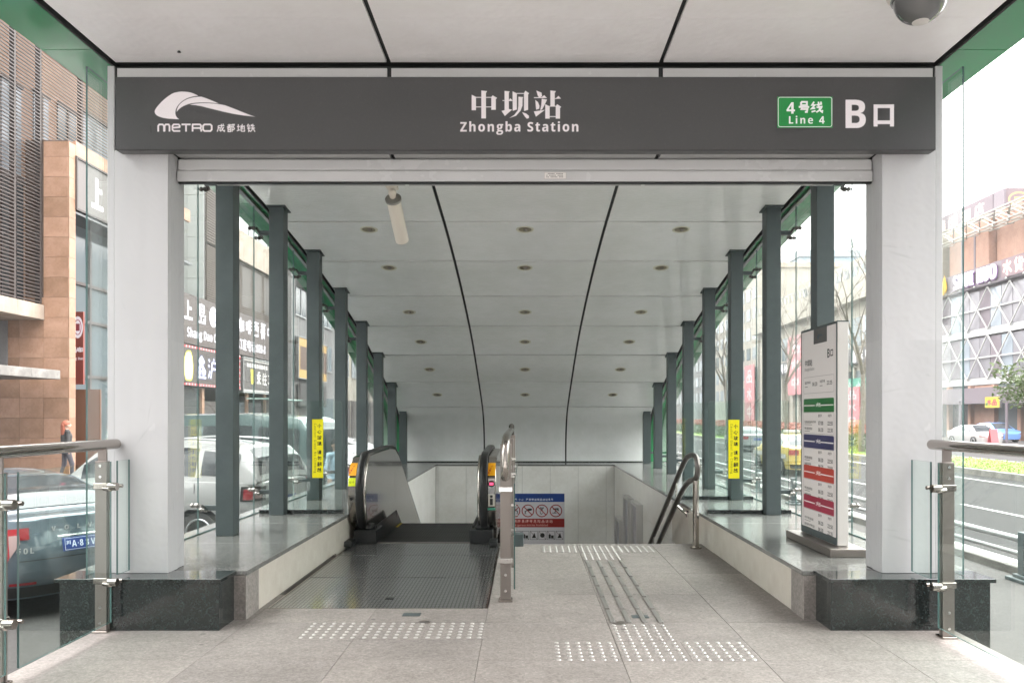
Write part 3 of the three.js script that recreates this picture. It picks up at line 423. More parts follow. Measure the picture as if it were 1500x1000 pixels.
// ---------------------------------------------------------------- the station sign
{
  const x0 = -2.697, x1 = 2.706, y0 = 3.136, y1 = 3.622, d = 5.07, PX = (x) => (x - 168) * 2048 / 1204, PY = (y) => (y - 112) * 2048 / 1204, K = 2048 / 1204;
  const face = canvas(2048, 180, (g, w, h) => {
    g.fillStyle = '#444445'; g.fillRect(0, 0, w, h);
    const R = rng(3); for (let k = 0; k < 5000; k++) { g.fillStyle = R() > 0.5 ? 'rgba(120,116,112,0.06)' : 'rgba(40,40,40,0.06)'; g.fillRect(R() * w, R() * h, 1 + R() * 3, 1 + R() * 3); }
    g.strokeStyle = 'rgba(30,30,30,0.5)'; g.lineWidth = 2; g.beginPath(); g.moveTo(PX(219), PY(183)); g.lineTo(PX(220), PY(194)); g.stroke();
    const W = '#e9e3e6'; ink(g, W);
    const Q = (s, P) => P.map(([a, b]) => [PX(s[0] + a / s[2]), PY(s[1] + b / s[2])]);
    // emblem: a white swoosh in three blades
    const S = [210, 120, 8.333], m = (a, b) => [PX(S[0] + a / S[2]), PY(S[1] + b / S[2])];
    const path = (cmds) => { g.beginPath(); for (const [c, ...v] of cmds) { const p = []; for (let i = 0; i < v.length; i += 2) p.push(...m(v[i], v[i + 1])); g[c](...p); } g.closePath(); g.fill(); };
    path([['moveTo', 430, 449], ['bezierCurveTo', 330, 446, 240, 442, 180, 416], ['bezierCurveTo', 122, 390, 112, 352, 145, 310], ['bezierCurveTo', 190, 250, 250, 190, 330, 140], ['bezierCurveTo', 400, 100, 510, 105, 570, 122], ['bezierCurveTo', 610, 134, 640, 150, 662, 164], ['bezierCurveTo', 560, 168, 480, 200, 420, 270], ['bezierCurveTo', 370, 330, 360, 410, 430, 449]]);
    path([['moveTo', 396, 360], ['bezierCurveTo', 392, 290, 470, 170, 700, 172], ['bezierCurveTo', 780, 196, 850, 230, 915, 258], ['bezierCurveTo', 800, 240, 660, 238, 570, 256], ['bezierCurveTo', 480, 276, 420, 320, 396, 360]]);
    path([['moveTo', 548, 272], ['bezierCurveTo', 640, 246, 800, 240, 985, 276], ['bezierCurveTo', 1110, 320, 1240, 380, 1362, 418], ['bezierCurveTo', 1100, 400, 900, 340, 700, 290], ['bezierCurveTo', 640, 276, 600, 272, 548, 272]]);
    // METRO in rounded strokes
    g.lineWidth = 2.6 * K; g.lineJoin = 'round'; g.lineCap = 'butt';
    const st = (P, close) => { g.beginPath(); P.forEach(([a, b], i) => (i ? g.lineTo : g.moveTo).call(g, ...m(a, b))); if (close) g.closePath(); g.stroke(); };
    st([[170, 600], [170, 530], [182, 512], [225, 512], [240, 530], [240, 590], [250, 590]]); st([[236, 590], [248, 590], [248, 530], [260, 512], [298, 512], [308, 530], [308, 600]]);
    st([[440, 592], [360, 592], [344, 576], [344, 530], [358, 512], [420, 512], [432, 526], [432, 546], [344, 552]]);
    st([[454, 512], [566, 512]]); st([[510, 512], [510, 600]]);
    st([[590, 600], [590, 512], [680, 512], [694, 526], [694, 546], [680, 556], [600, 556]]); st([[680, 556], [696, 574], [696, 600]]);
    st([[735, 512], [808, 512], [824, 528], [824, 576], [808, 592], [735, 592], [719, 576], [719, 528]], true);
    glyphs(g, '成都地铁', PX(316), PY(180), 12.6 * K, 0.13, 1.17);
    // station name, thick uprights and thin levels
    const S2 = [660, 110, 7.5], poly = (s) => { g.beginPath(); s.split(' ').forEach((q, i) => { const [a, b] = q.split(',').map(Number); (i ? g.lineTo : g.moveTo).call(g, PX(S2[0] + a / S2[2]), PY(S2[1] + b / S2[2])); }); g.closePath(); g.fill(); };
    ['336,162 402,168 388,190 388,470 336,470', '230,208 278,232 278,380 230,380', '446,232 462,216 512,244 497,256 497,376 446,376', '278,233 336,233 336,243 278,243', '388,233 446,233 446,243 388,243', '278,338 336,338 336,348 278,348', '388,338 446,338 446,348 388,348',
      '592,166 650,172 640,190 640,372 592,398', '570,268 592,268 592,278 570,278', '640,268 655,246 680,270 680,278 640,278', '558,386 640,366 678,372 640,404 596,444', '680,170 728,192 728,372 682,388', '728,190 806,190 806,200 728,200', '806,190 822,164 864,192 852,208 852,376 806,390', '744,230 800,234 792,250 790,330 770,384 720,440 640,468 700,430 738,380 744,330', '784,400 830,414 862,440 862,466 838,474 816,450',
      '942,162 1000,186 1006,224 976,244 958,220', '916,236 1000,236 1030,212 1062,246 916,247', '930,264 962,290 978,330 974,364 940,374', '1002,252 1062,262 1044,300 1010,368 984,384 996,320', '914,392 1040,374 1000,404 938,452', '1096,162 1160,168 1146,190 1146,332 1096,332', '1146,246 1160,246 1186,220 1216,252 1146,256', '1040,312 1090,336 1090,472 1040,472', '1090,330 1156,330 1156,340 1090,340', '1156,334 1172,312 1218,342 1204,356 1204,472 1156,472', '1090,444 1156,444 1156,455 1090,455'].forEach(poly);
    g.font = 'bold ' + 19.6 * K + 'px sans-serif'; let x = PX(673.5); for (const ch of 'Zhongba Station') { g.fillText(ch, x, PY(192)); x += g.measureText(ch).width + 1.55 * K; }
    // exit mark B 口
    g.save(); g.font = 'bold 100px sans-serif'; const mb = g.measureText('B'); g.translate(PX(1238), PY(186.6)); g.scale(33 * K / mb.width * 1.16, 41.5 * K / 72); g.fillText('B', -6, 0); g.restore();
    const bar = (a, b, c, e) => g.fillRect(PX(a), PY(b), (c - a) * K, (e - b) * K); bar(1281, 152, 1287, 184.5); bar(1305, 152, 1311, 184.5); bar(1281, 152, 1311, 157.5); bar(1281, 175.5, 1311, 181);
  });
  const t = thing('station_sign', 'long dark grey station sign board with white lettering above the entrance', 'sign', [0, y0, d + 0.04]);
  part(t, 'cabinet', rb(x0, x1, y0, y1, d, d + 0.09, 0.012), std({ color: hex('#444445'), roughness: 0.32, bumpMap: wear, bumpScale: 0.004 }));
  part(t, 'face_print', sheet(V3(x0 + 0.006, y0 + 0.006, d - 0.0022), new THREE.Vector3(x1 - x0 - 0.012, 0, 0), new THREE.Vector3(0, y1 - y0 - 0.012, 0)), std({ map: face, roughness: 0.32 }), { uv: true });
  const lp = canvas(512, 288, (g, w, h) => {
    g.fillStyle = '#1f8a43'; g.fillRect(0, 0, w, h); ink(g, '#f0eef0'); g.lineWidth = 6; g.beginPath(); g.roundRect(5, 5, w - 10, h - 10, 20); g.stroke();
    g.font = 'bold 150px sans-serif'; g.fillText('4', 82, 160); glyph(g, '号', 190, 40, 112, 0.17); glyph(g, '线', 312, 40, 112, 0.14);
    g.font = 'bold 98px sans-serif'; let xx = 96; for (const ch of 'Line 4') { g.fillText(ch, xx, 254); xx += g.measureText(ch).width + 13; }
  });
  const X = (px) => (px - CX) * d / F, Y = (py) => EYE + (CY - py) * d / F;
  const plate = part(t, 'line_plate', rb(X(1138.5), X(1219.5), Y(187.5), Y(142), d - 0.006, d - 0.0023, 0.0015), std({ color: hex('#1f8a43'), roughness: 0.35 }), { label: 'green line number plate' });
  part(plate, 'plate_print', sheet(V3(X(1139), Y(187), d - 0.0082), new THREE.Vector3(X(1219) - X(1139), 0, 0), new THREE.Vector3(0, Y(142.4) - Y(187), 0)), std({ map: lp, roughness: 0.35 }), { uv: true });
}
// ---------------------------------------------------------------- steel columns with glass fittings, and the two glass walls
const COL = [0, 1, 2, 3, 4, 5, 6, 7].map((k) => 6.76 + k * 1.41);
{
  const disc = (x, y, d, s) => [rod(V3(x - s * 0.05, y, d), V3(x + s * 0.03, y, d), 0.009, 8), rod(V3(x - s * 0.042, y, d), V3(x - s * 0.014, y, d), 0.021, 12), rod(V3(x + s * 0.001, y, d), V3(x + s * 0.016, y, d), 0.021, 12)];
  for (const s of [-1, 1]) {
    const side = s < 0 ? 'left' : 'right';
    COL.forEach((d, k) => {
      const top = hOfD(d + 0.02) + 0.015, x0 = s * 2.56, x1 = s * 2.715;
      const t = thing('steel_column', 'dark grey-green steel column, ' + ORD[k] + ' from the entrance in the ' + side + ' row on the granite ledge', 'column', [s * 2.637, 0.335, d + 0.075], 'steel columns along the glass walls');
      part(t, 'shaft', rb(x0, x1, 0.336, top, d, d + 0.15, 0.004), M.column);
      if (k < 7) part(t, 'cap_plate', beam(V3(s * 2.637, hOfD(d - 0.035) - 0.006, d - 0.035), V3(s * 2.637, hOfD(d + 0.18) - 0.006, d + 0.18), 0.20, 0.012), M.column);
      const ys = [0.575]; if (k < 5) ys.push(hOfD(d) - 0.27); if (k < 3) ys.push(1.95);
      for (const y of ys) {
        if (y === 1.95) continue;
        const arm = part(t, 'bracket_arm', rb(s * 2.716, s * 2.835, y - 0.022, y + 0.022, d + 0.05, d + 0.10, 0.006), M.column);
        part(arm, 'glass_fitting', [disc(s * 2.9, y + 0.03, d - 0.02, s), disc(s * 2.9, y - 0.03, d + 0.17, s), beam(V3(s * 2.84, y + 0.03, d - 0.02), V3(s * 2.84, y - 0.03, d + 0.17), 0.016, 0.022)], y > 1 ? M.plateDark : M.fitting);
      }
    });
    const g = thing('glass_wall', 'clear greenish glass wall on the ' + side + ' of the entrance, fixed outside the columns', 'glass wall', [s * 2.9, 0.335, 11], 'glass walls of the entrance');
    const cuts = [5.10, ...COL.map((d) => d + 0.075), 17.2];
    for (let i = 0; i < cuts.length - 1; i++) {
      const a = cuts[i] + (i ? 0.002 : 0), b = cuts[i + 1] - 0.002, pts = [V3(s * 2.906, i ? 0.337 : 0.34, a), V3(s * 2.906, 0.337, b)], n = i > 6 ? 8 : 3;
      for (let k = 0; k <= n; k++) { const d = lerp(b, a, k / n); pts.push(V3(s * 2.906, Math.max(0.36, hOfD(d) + (i ? 0.045 : -0.05)), d)); }
      glassPane(g, 'pane', pts, new THREE.Vector3(s * -0.012, 0, 0));
    }
    part(g, 'top_channel', strip(s < 0 ? -2.925 : 2.885, s < 0 ? -2.885 : 2.925, tOfD(5.5), tOfD(16.6), 0.03, 0.058, 60), M.galv);
    part(g, 'sill_gasket', rb(s * 2.893, s * 2.913, 0.3355, 0.345, 5.3, 17.2), M.glassEdge);
  }
}
// ---------------------------------------------------------------- glass guards standing across the ledges, with yellow stickers
{
  const st = canvas(256, 1366, (g, w, h) => {
    g.fillStyle = '#f2e500'; g.fillRect(0, 0, w, h); ink(g, '#201c08');
    [...'小心玻璃 请勿翻越'].reduce((y, ch) => { if (ch !== ' ') glyph(g, ch, 118, y, 104, 0.135); return y + (ch === ' ' ? 66 : 139); }, 92);
    g.save(); g.translate(46, 88); g.rotate(Math.PI / 2); g.font = '74px sans-serif'; let x = 0; for (const ch of 'Caution! Glass! No Climbing') { g.fillText(ch, x, 0); x += g.measureText(ch).width + 9.5; } g.restore();
  });
  const sm = std({ map: st, roughness: 0.4 }), sb = std({ color: hex('#f2e500'), roughness: 0.4 });
  for (const [s, d, sticker, side, which] of [[-1, 8.32, true, 'left', 'beside the escalator'], [1, 8.3, true, 'right', 'beside the stair top'], [1, 9.68, false, 'right', 'behind the one with the yellow sticker']]) {
    const t = thing('glass_guard', 'frameless glass guard across the ' + side + ' granite ledge ' + which, 'glass guard', [s * 2.4, 0.335, d], 'glass guards across the ledges');
    const x0 = s * 1.975, x1 = s * 2.84, r = 0.05, P = [V3(x0, 0.35, d)];
    P.push(V3(x1, 0.35, d), V3(x1, 1.55, d)); for (let k = 0; k <= 4; k++) { const a = k / 4 * Math.PI / 2; P.push(V3(x0 + s * (r - r * Math.sin(a)), 1.55 - r + r * Math.cos(a), d)); }
    glassPane(t, 'pane', P, new THREE.Vector3(0, 0, -0.012), { glass: M.glassGreen });
    part(t, 'base_bar', rb(s * 1.96, s * 2.86, 0.3355, 0.378, d - 0.03, d + 0.045, 0.004), M.dark);
    if (sticker) {
      const q = s < 0 ? [-2.297, 0.717] : [2.19, 0.712];
      const b = part(t, 'caution_sticker', rb(q[0], q[0] + 0.119, q[1], q[1] + 0.632, d - 0.0035, d - 0.0015, 0.0009), sb, { label: 'yellow caution sticker with black characters' });
      part(b, 'sticker_print', sheet(V3(q[0] + 0.003, q[1] + 0.004, d - 0.0042), new THREE.Vector3(0.113, 0, 0), new THREE.Vector3(0, 0.624, 0)), sm, { uv: true });
    }
  }
}
// ---------------------------------------------------------------- round downlights in three rows, camera tube, dome camera
{
  const rim = std({ color: lin(0.62, 0.60, 0.48), roughness: 0.4 }), inner = std({ color: lin(0.28, 0.24, 0.16), roughness: 0.3, metalness: 0.5 });
  const rows = [[336, 233], [392, 200], [457, 168], [500.5, 152.5], [541, 139.5], [578, 127]];
  rows.forEach(([py], k) => {
    const t = tOfPix(py), p = profAt(t);
    [-1.8, 0, 1.8].forEach((x, i) => {
      const o = thing('ceiling_downlight', 'unlit round downlight in the ' + ['left', 'middle', 'right'][i] + ' panels of the gallery ceiling, ' + ORD[k] + ' from the entrance', 'downlight', [x, p.h, p.d], 'round downlights in the gallery ceiling', true);
      o.rotation.x = -Math.atan2(p.nd, p.nh);
      const ring = new THREE.LatheGeometry([[0.075, 0.004], [0.078, -0.004], [0.098, -0.006], [0.104, 0]].map((q) => new THREE.Vector2(...q)), 28);
      part(o, 'rim', ring, rim); part(o, 'reflector', new THREE.LatheGeometry([[0.0, 0.0], [0.05, -0.0008], [0.076, -0.0015]].map((q) => new THREE.Vector2(...q)), 20), inner);
      part(o, 'lamp', new THREE.SphereGeometry(0.026, 12, 6, 0, Math.PI * 2, Math.PI / 2, Math.PI / 2).translate(0.01, -0.0016, 0.01), M.steelDull);
    });
  });
  const c = thing('surveillance_camera', 'white tube camera hanging under the beam at the left, pointing down the gallery', 'camera', [-1.04, 2.8, 6.3]);
  const a = V3(-1.045, 3.105, 6.12), b = V3(-1.03, 2.86, 6.46), dir = b.clone().sub(a).normalize();
  const camWhite = std({ color: lin(0.66, 0.61, 0.53), roughness: 0.45 });
  part(c, 'housing', rod(a, b, 0.056, 24), camWhite); part(c, 'rear_ring', rod(a.clone().addScaledVector(dir, -0.012), a.clone().addScaledVector(dir, 0.008), 0.064, 24), M.plate);
  part(c, 'hinge', [rod(V3(-1.06, 3.2, 6.1), a.clone().addScaledVector(dir, 0.02), 0.026, 12), ball(V3(-1.05, 3.155, 6.1), 0.034)], camWhite);
  part(c, 'mount', rb(-1.10, -1.01, 3.19, hOfD(6.15), 6.06, 6.16, 0.006), camWhite);
  const o = thing('dome_camera', 'grey smoked dome camera hanging from the canopy ceiling at the upper right', 'camera', [2.13, 3.5, 4.15], undefined, true);
  const H = 3.75 - 3.5;
  part(o, 'housing', new THREE.LatheGeometry([[0.0, H], [0.175, H], [0.18, 0.20], [0.165, 0.165], [0.15, 0.15], [0.145, 0.14]].map((q) => new THREE.Vector2(...q)), 36), std({ color: lin(0.72, 0.67, 0.62), roughness: 0.35 }));
  part(o, 'dome', new THREE.SphereGeometry(0.138, 32, 16, 0, Math.PI * 2, Math.PI / 2, Math.PI / 2).scale(1, 0.98, 1).translate(0, 0.142, 0), phy({ color: lin(0.10, 0.10, 0.10), roughness: 0.08, clearcoat: 1 }));
  part(o, 'trim_ring', new THREE.TorusGeometry(0.143, 0.007, 8, 40).rotateX(Math.PI / 2).translate(0, 0.143, 0), M.chrome);
  part(o, 'lower_cap', new THREE.SphereGeometry(0.139, 24, 6, 0, Math.PI * 2, Math.PI * 0.9, Math.PI * 0.1).translate(0, 0.1435, 0), std({ color: lin(0.6, 0.57, 0.54), roughness: 0.4 }));
  solo('ceiling_sensor', 'tiny dark sensor in the canopy ceiling near the left corner', 'sensor', [new THREE.CylinderGeometry(0.008, 0.012, 0.008, 12).translate(-2.24, 3.746, -4.99)], M.black);
}
// ---------------------------------------------------------------- escalator
{
  const t = thing('escalator', 'steel escalator with black handrails and dark panels going down into the station', 'escalator', [-1.08, 0, 9.5]);
  // landing plates with ribs running towards the steps
  for (const [d0, d1] of [[5.57, 6.62], [6.625, 7.66], [7.665, 8.41]]) part(t, 'landing_plate', slab(COMB.x0 + 0.012, COMB.x1 - 0.012, -0.03, -0.0005, d0 + 0.012, d1, 0.002), M.ribs);
  part(t, 'landing_frame', [rb(COMB.x0 + 0.001, COMB.x0 + 0.011, -0.03, 0.0015, 5.571, 8.41), rb(COMB.x1 - 0.011, COMB.x1 - 0.001, -0.03, 0.0015, 5.571, 8.41), rb(COMB.x0 + 0.011, COMB.x1 - 0.011, -0.03, 0.0012, 5.571, 5.581)], M.steel);
  part(t, 'keyhole_cover', rb(-1.06, -1.0, -0.001, 0.002, 5.85, 5.9), M.black);
  part(t, 'comb', [rb(-1.66, -0.55, -0.04, 0.004, 8.412, 8.45, 0.002), ...Array.from({ length: 60 }, (_, k) => rb(-1.65 + k * 0.0185, -1.642 + k * 0.0185, -0.03, 0.0025, 8.451, 8.49))], M.steelDull);
  const slope = Math.tan(Math.PI / 6), stepY = (d) => { const u = d - 9.75; return u <= 0 ? -0.012 : u < 0.9 ? -0.012 - slope * u * u / 1.8 : -0.012 - slope * (u - 0.45); };
  for (let k = 0; k < 17; k++) { const d = 8.475 + k * 0.4, y = stepY(d + 0.2); const s = part(t, 'step', rb(-1.645, -0.565, y - 0.24, y, d, d + 0.397, 0.003), M.stepDark); for (const x of [-1.644, -0.61]) part(s, 'yellow_edge', rb(x, x + 0.044, y - 0.001, y + 0.003, d, d + 0.39), k > 2 ? M.yellow : M.stepDark); }
  // side outline of a balustrade: (d, height); rounded front end, level top, then 30 degrees down
  const railPath = (inset) => { // centre line of the handrail
    const P = []; const cx = 8.58, cy = 0.545, r = 0.425 - inset;
    for (let k = 0; k <= 14; k++) { const a = -Math.PI * 0.5 - k / 14 * Math.PI; P.push([cx + Math.cos(a) * r * 0.86, cy + Math.sin(a) * r]); }
    P.push([9.3, 0.985 - inset], [9.9, 0.99 - inset], [10.25, 0.965 - inset], [10.55, 0.86 - inset]);
    for (let k = 1; k < 11; k++) P.push([10.55 + k * 0.7, 0.86 - inset - k * 0.7 * slope * 0.98]);
    return P;
  };
  const panelM = phy({ color: lin(0.15, 0.138, 0.125), metalness: 0.75, roughness: 0.13, clearcoat: 0.4 });
  const stickerY = std({ map: canvas(96, 160, (g, w, h) => { g.fillStyle = '#f0a800'; g.fillRect(0, 0, w, h); g.fillStyle = '#b32010'; g.strokeStyle = '#b32010'; g.save(); g.translate(20, 20); g.rotate(0.25); for (let k = 0; k < 4; k++) glyph(g, '小心等危'[k], 22 - k * 6, k * 30, 26, 0.14); g.restore(); }), roughness: 0.4 });
  const stickerG = std({ map: canvas(96, 96, (g, w, h) => { g.fillStyle = '#d8e400'; g.fillRect(0, 0, w, h); g.fillStyle = '#3c4a10'; g.strokeStyle = '#3c4a10'; glyph(g, '心', 14, 34, 28, 0.14); glyph(g, '小', 52, 34, 28, 0.14); }), roughness: 0.4 });
  for (const [hx, so] of [[-1.77, -1], [-0.442, 1]]) { // so: outward direction (away from the steps)
    const b = part(t, 'handrail', (() => {
      const pts = railPath(0).map(([d, h]) => V3(hx, h, d)), cv = new THREE.CatmullRomCurve3(pts, false, 'catmullrom', 0.5), n = 150, sec = [[-0.04, -0.012], [-0.04, 0.006], [-0.03, 0.017], [0, 0.021], [0.03, 0.017], [0.04, 0.006], [0.04, -0.012], [0, -0.014]], P = [], I = [];
      for (let i = 0; i <= n; i++) { const p = cv.getPointAt(i / n), tg = cv.getTangentAt(i / n), nn = new THREE.Vector3(0, -tg.z, tg.y); nn.multiplyScalar(1); const side = new THREE.Vector3(1, 0, 0); const up = new THREE.Vector3().crossVectors(side, tg).normalize(); if (i === n) up.y = Math.abs(up.y); sec.forEach(([a, c]) => { const q = p.clone().addScaledVector(side, a).addScaledVector(up, c); P.push(q.x, q.y, q.z); }); }
      const m = sec.length; for (let i = 0; i < n; i++) for (let j = 0; j < m; j++) { const a = i * m + j, c = i * m + (j + 1) % m; I.push(a, c, c + m, a, c + m, a + m); }
      const g = new THREE.BufferGeometry(); g.setAttribute('position', new THREE.Float32BufferAttribute(P, 3)); g.setIndex(I); g.computeVertexNormals(); return g;
    })(), M.rubber);
    // balustrade: steel skin following the outline, wide outside deck and narrow inside rim
    const out = railPath(0.028).map(([d, h]) => new THREE.Vector2(d, h)), shape = new THREE.Shape();
    shape.moveTo(8.62, 0.10); out.forEach((p) => shape.lineTo(p.x, p.y)); const e = out[out.length - 1]; shape.lineTo(e.x, e.y - 0.98); shape.lineTo(10.15, -0.12); shape.lineTo(9.6, 0.0); shape.lineTo(8.62, 0.0);
    const slice = (x0, x1, c) => { const g = new THREE.ExtrudeGeometry(shape, { depth: Math.abs(x1 - x0) - 2 * c, bevelEnabled: c > 0, bevelSize: c, bevelThickness: c, bevelSegments: 3, bevelOffset: -c, curveSegments: 4 }); g.rotateY(Math.PI / 2); return g.translate(Math.min(x0, x1) + c, 0, 0); };
    // shape (d, h) extruded along its z: after the turn d runs to -z
    part(t, 'outer_deck', slice(hx + so * 0.036, hx + so * 0.13, 0.012), M.steel);
    part(t, 'balustrade_panel', slice(hx - so * 0.03, hx + so * 0.034, 0), panelM);
    part(t, 'inner_deck', slice(hx - so * 0.031, hx - so * 0.046, 0.004), panelM);
    part(t, 'front_trim', (() => { const P = railPath(0.02).slice(1, 14).map(([d, h]) => V3(hx - so * 0.05, h, d + 0.004)); const g = tube(P, 0.019, 40, 10); return g; })(), M.steel);
    part(t, 'newel_base', [rb(hx - so * 0.16, hx + so * 0.09, 0.0, 0.15, 8.36, 8.72, 0.012), rb(hx - so * 0.1, hx + so * 0.05, 0.15, 0.2, 8.38, 8.6, 0.02)], M.black);
    part(t, 'base_foot', rb(hx + so * 0.06, hx + so * 0.15, 0.0, 0.06, 8.13, 8.37, 0.015), M.black);
    part(t, 'skirt', [beam(V3(hx - so * 0.13, 0.08, 8.5), V3(hx - so * 0.13, 0.08, 9.75), 0.02, 0.2), beam(V3(hx - so * 0.13, 0.08, 9.75), V3(hx - so * 0.13, 0.08 - slope * 6.2, 16.0), 0.02, 0.24)], M.black);
    // front of the outer deck: stickers, key switch, display
    const fx = hx + so * 0.083, onFront = (h) => { const c = 0.545, r = 0.397 * 0.86; return 8.58 - r * Math.sqrt(Math.max(0, 1 - ((h - c) / 0.397) ** 2)) - 0.004; };
    const patch = (h0, h1, w) => surf((u, v) => { const h = lerp(h0, h1, v); return V3(fx - w / 2 + w * u, h, onFront(h) - 0.004); }, 2, 6);
    part(t, 'warning_sticker', patch(0.745, 0.875, 0.08), stickerY, { uv: true });
    if (so < 0) { part(t, 'small_sticker', patch(0.635, 0.722, 0.075), stickerG, { uv: true }); part(t, 'key_switch', rod(V3(fx, 0.50, 8.24), V3(fx, 0.50, 8.215), 0.016, 14), M.black); }
    else {
      part(t, 'display', rod(V3(fx, 0.66, 8.262), V3(fx, 0.66, 8.24), 0.036, 20), M.black);
      part(t, 'display_lamp', rb(fx - 0.022, fx + 0.022, 0.645, 0.675, 8.236, 8.2395), std({ color: lin(0.3, 0.02, 0.05), emissive: lin(1, 0.12, 0.25), emissiveIntensity: 0.3 }));
      part(t, 'notice_sticker', patch(0.42, 0.55, 0.07), std({ map: canvas(64, 128, (g, w, h) => { g.fillStyle = '#c9c4bb'; g.fillRect(0, 0, w, h); g.fillStyle = '#1c1c1c'; g.beginPath(); g.arc(32, 24, 14, 0, 7); g.fill(); g.fillRect(18, 46, 28, 70); }), roughness: 0.4 }), { uv: true });
      part(t, 'green_strip', patch(0.375, 0.40, 0.085), std({ color: lin(0.05, 0.3, 0.2), roughness: 0.5 }), { uv: true });
    }
  }
}
// ---------------------------------------------------------------- stair railing in the middle (posts, glass, rails) and the double handrail on the right wall
{
  const t = thing('stair_railing', 'stainless steel railing with flat posts between the escalator and the stair', 'railing', [-0.145, 0, 7]);
  const x = -0.145;
  for (const [d, top] of [[5.80, 1.18], [7.1, 1.18], [8.25, 1.18]]) {
    const p = part(t, 'post', [rb(x - 0.041, x + 0.041, 0.004, top, d - 0.02, d + 0.02, 0.005)], M.steelDull);
    part(p, 'base_plate', rb(x - 0.052, x + 0.052, 0, 0.016, d - 0.05, d + 0.05, 0.004), M.steel);
    part(p, 'clamp', [rb(x - 0.052, x + 0.052, 0.285, 0.325, d - 0.035, d + 0.03, 0.005), rod(V3(x, 0.305, d - 0.05), V3(x, 0.305, d - 0.03), 0.017, 12)], M.chrome);
    part(p, 'clamp', [rb(x - 0.052, x + 0.052, 0.82, 0.86, d - 0.035, d + 0.03, 0.005)], M.chrome);
    for (const y of [0.08, 0.20]) part(p, 'bolt', rod(V3(x, y, d - 0.03), V3(x, y, d - 0.019), 0.010, 10), M.chrome);
  }
  for (const [d, y] of [[5.86, 0.95], [5.9, 1.06], [5.95, 0.7], [6.0, 0.5]]) part(t, 'glass_clip', [rod(V3(x + 0.03, y, d), V3(x + 0.075, y, d), 0.012, 10)], M.chrome);
  const loop = [V3(x, 0.93, 8.2), V3(x, 0.93, 7), V3(x, 0.93, 5.85), V3(x - 0.004, 0.94, 5.66), V3(x, 1.0, 5.61), V3(x + 0.004, 1.14, 5.61), V3(x + 0.006, 1.2, 5.64), V3(x + 0.006, 1.232, 5.76), V3(x + 0.004, 1.235, 6.2), V3(x, 1.235, 7.4), V3(x, 1.235, 8.3), V3(x, 1.15, 8.6), V3(x, 1.15 - 0.53 * 4, 12.6)];
  part(t, 'handrail', tube(loop, 0.029, 220, 16, false, 0.3), M.steel);
  part(t, 'lower_handrail', tube([V3(x, 0.93, 8.2), V3(x, 0.93, 8.35), V3(x, 0.86, 8.6), V3(x, 0.86 - 0.53 * 4, 12.6)], 0.029, 60, 14, false, 0.3), M.steel);
  glassPane(t, 'glass_panel', [V3(x + 0.06, 0.08, 5.83), V3(x + 0.06, 0.08, 7.07), V3(x + 0.06, 0.88, 7.07), V3(x + 0.06, 0.88, 5.83)], new THREE.Vector3(0.01, 0, 0));
  glassPane(t, 'glass_panel', [V3(x + 0.06, 0.08, 7.11), V3(x + 0.06, 0.08, 8.22), V3(x + 0.06, 0.88, 8.22), V3(x + 0.06, 0.88, 7.11)], new THREE.Vector3(0.01, 0, 0));
  part(t, 'rail_foot', rb(x + 0.02, x + 0.13, 0, 0.13, 8.18, 8.33, 0.01), M.column);

  const h = thing('stair_handrail', 'double stainless steel handrail looping over a round post by the right wall', 'handrail', [1.79, 0, 9]);
  const hx = 1.79, sl = 0.548;
  part(h, 'post', rod(V3(hx, 0.002, 8.07), V3(hx, 0.72, 8.07), 0.032, 18), M.steel);
  part(h, 'base_flange', rod(V3(hx, 0, 8.07), V3(hx, 0.018, 8.07), 0.058, 20), M.steel);
  const hr = hx - 0.02;
  part(h, 'handrail', tube([V3(hr, 0.955 - sl * 5.4, 13.8), V3(hr, 0.955 - sl * 2, 10.4), V3(hr - 0.004, 0.955 - sl * 0.2, 8.6), V3(hr, 0.952, 8.3), V3(hr + 0.01, 0.97, 8.13), V3(hr + 0.02, 0.945, 8.04), V3(hr + 0.024, 0.86, 8.0), V3(hr + 0.02, 0.755, 8.02), V3(hr + 0.008, 0.715, 8.1), V3(hr, 0.68, 8.3), V3(hr - 0.004, 0.69 - sl * 0.35, 8.75), V3(hr, 0.69 - sl * 2, 10.4), V3(hr, 0.69 - sl * 5.4, 13.8)], 0.03, 260, 16, false, 0.35), M.railDark);
  for (const d of [9.0, 10.6, 12.2]) part(h, 'wall_bracket', [rod(V3(hr, 0.67 - sl * (d - 8.4), d), V3(1.88, 0.57 - sl * (d - 8.4), d), 0.014, 10), rod(V3(1.885, 0.57 - sl * (d - 8.4), d), V3(1.908, 0.57 - sl * (d - 8.4), d), 0.04, 14), rod(V3(hr, 0.93 - sl * (d - 8.4), d), V3(hr, 0.68 - sl * (d - 8.4), d), 0.012, 10)], M.chrome);
}
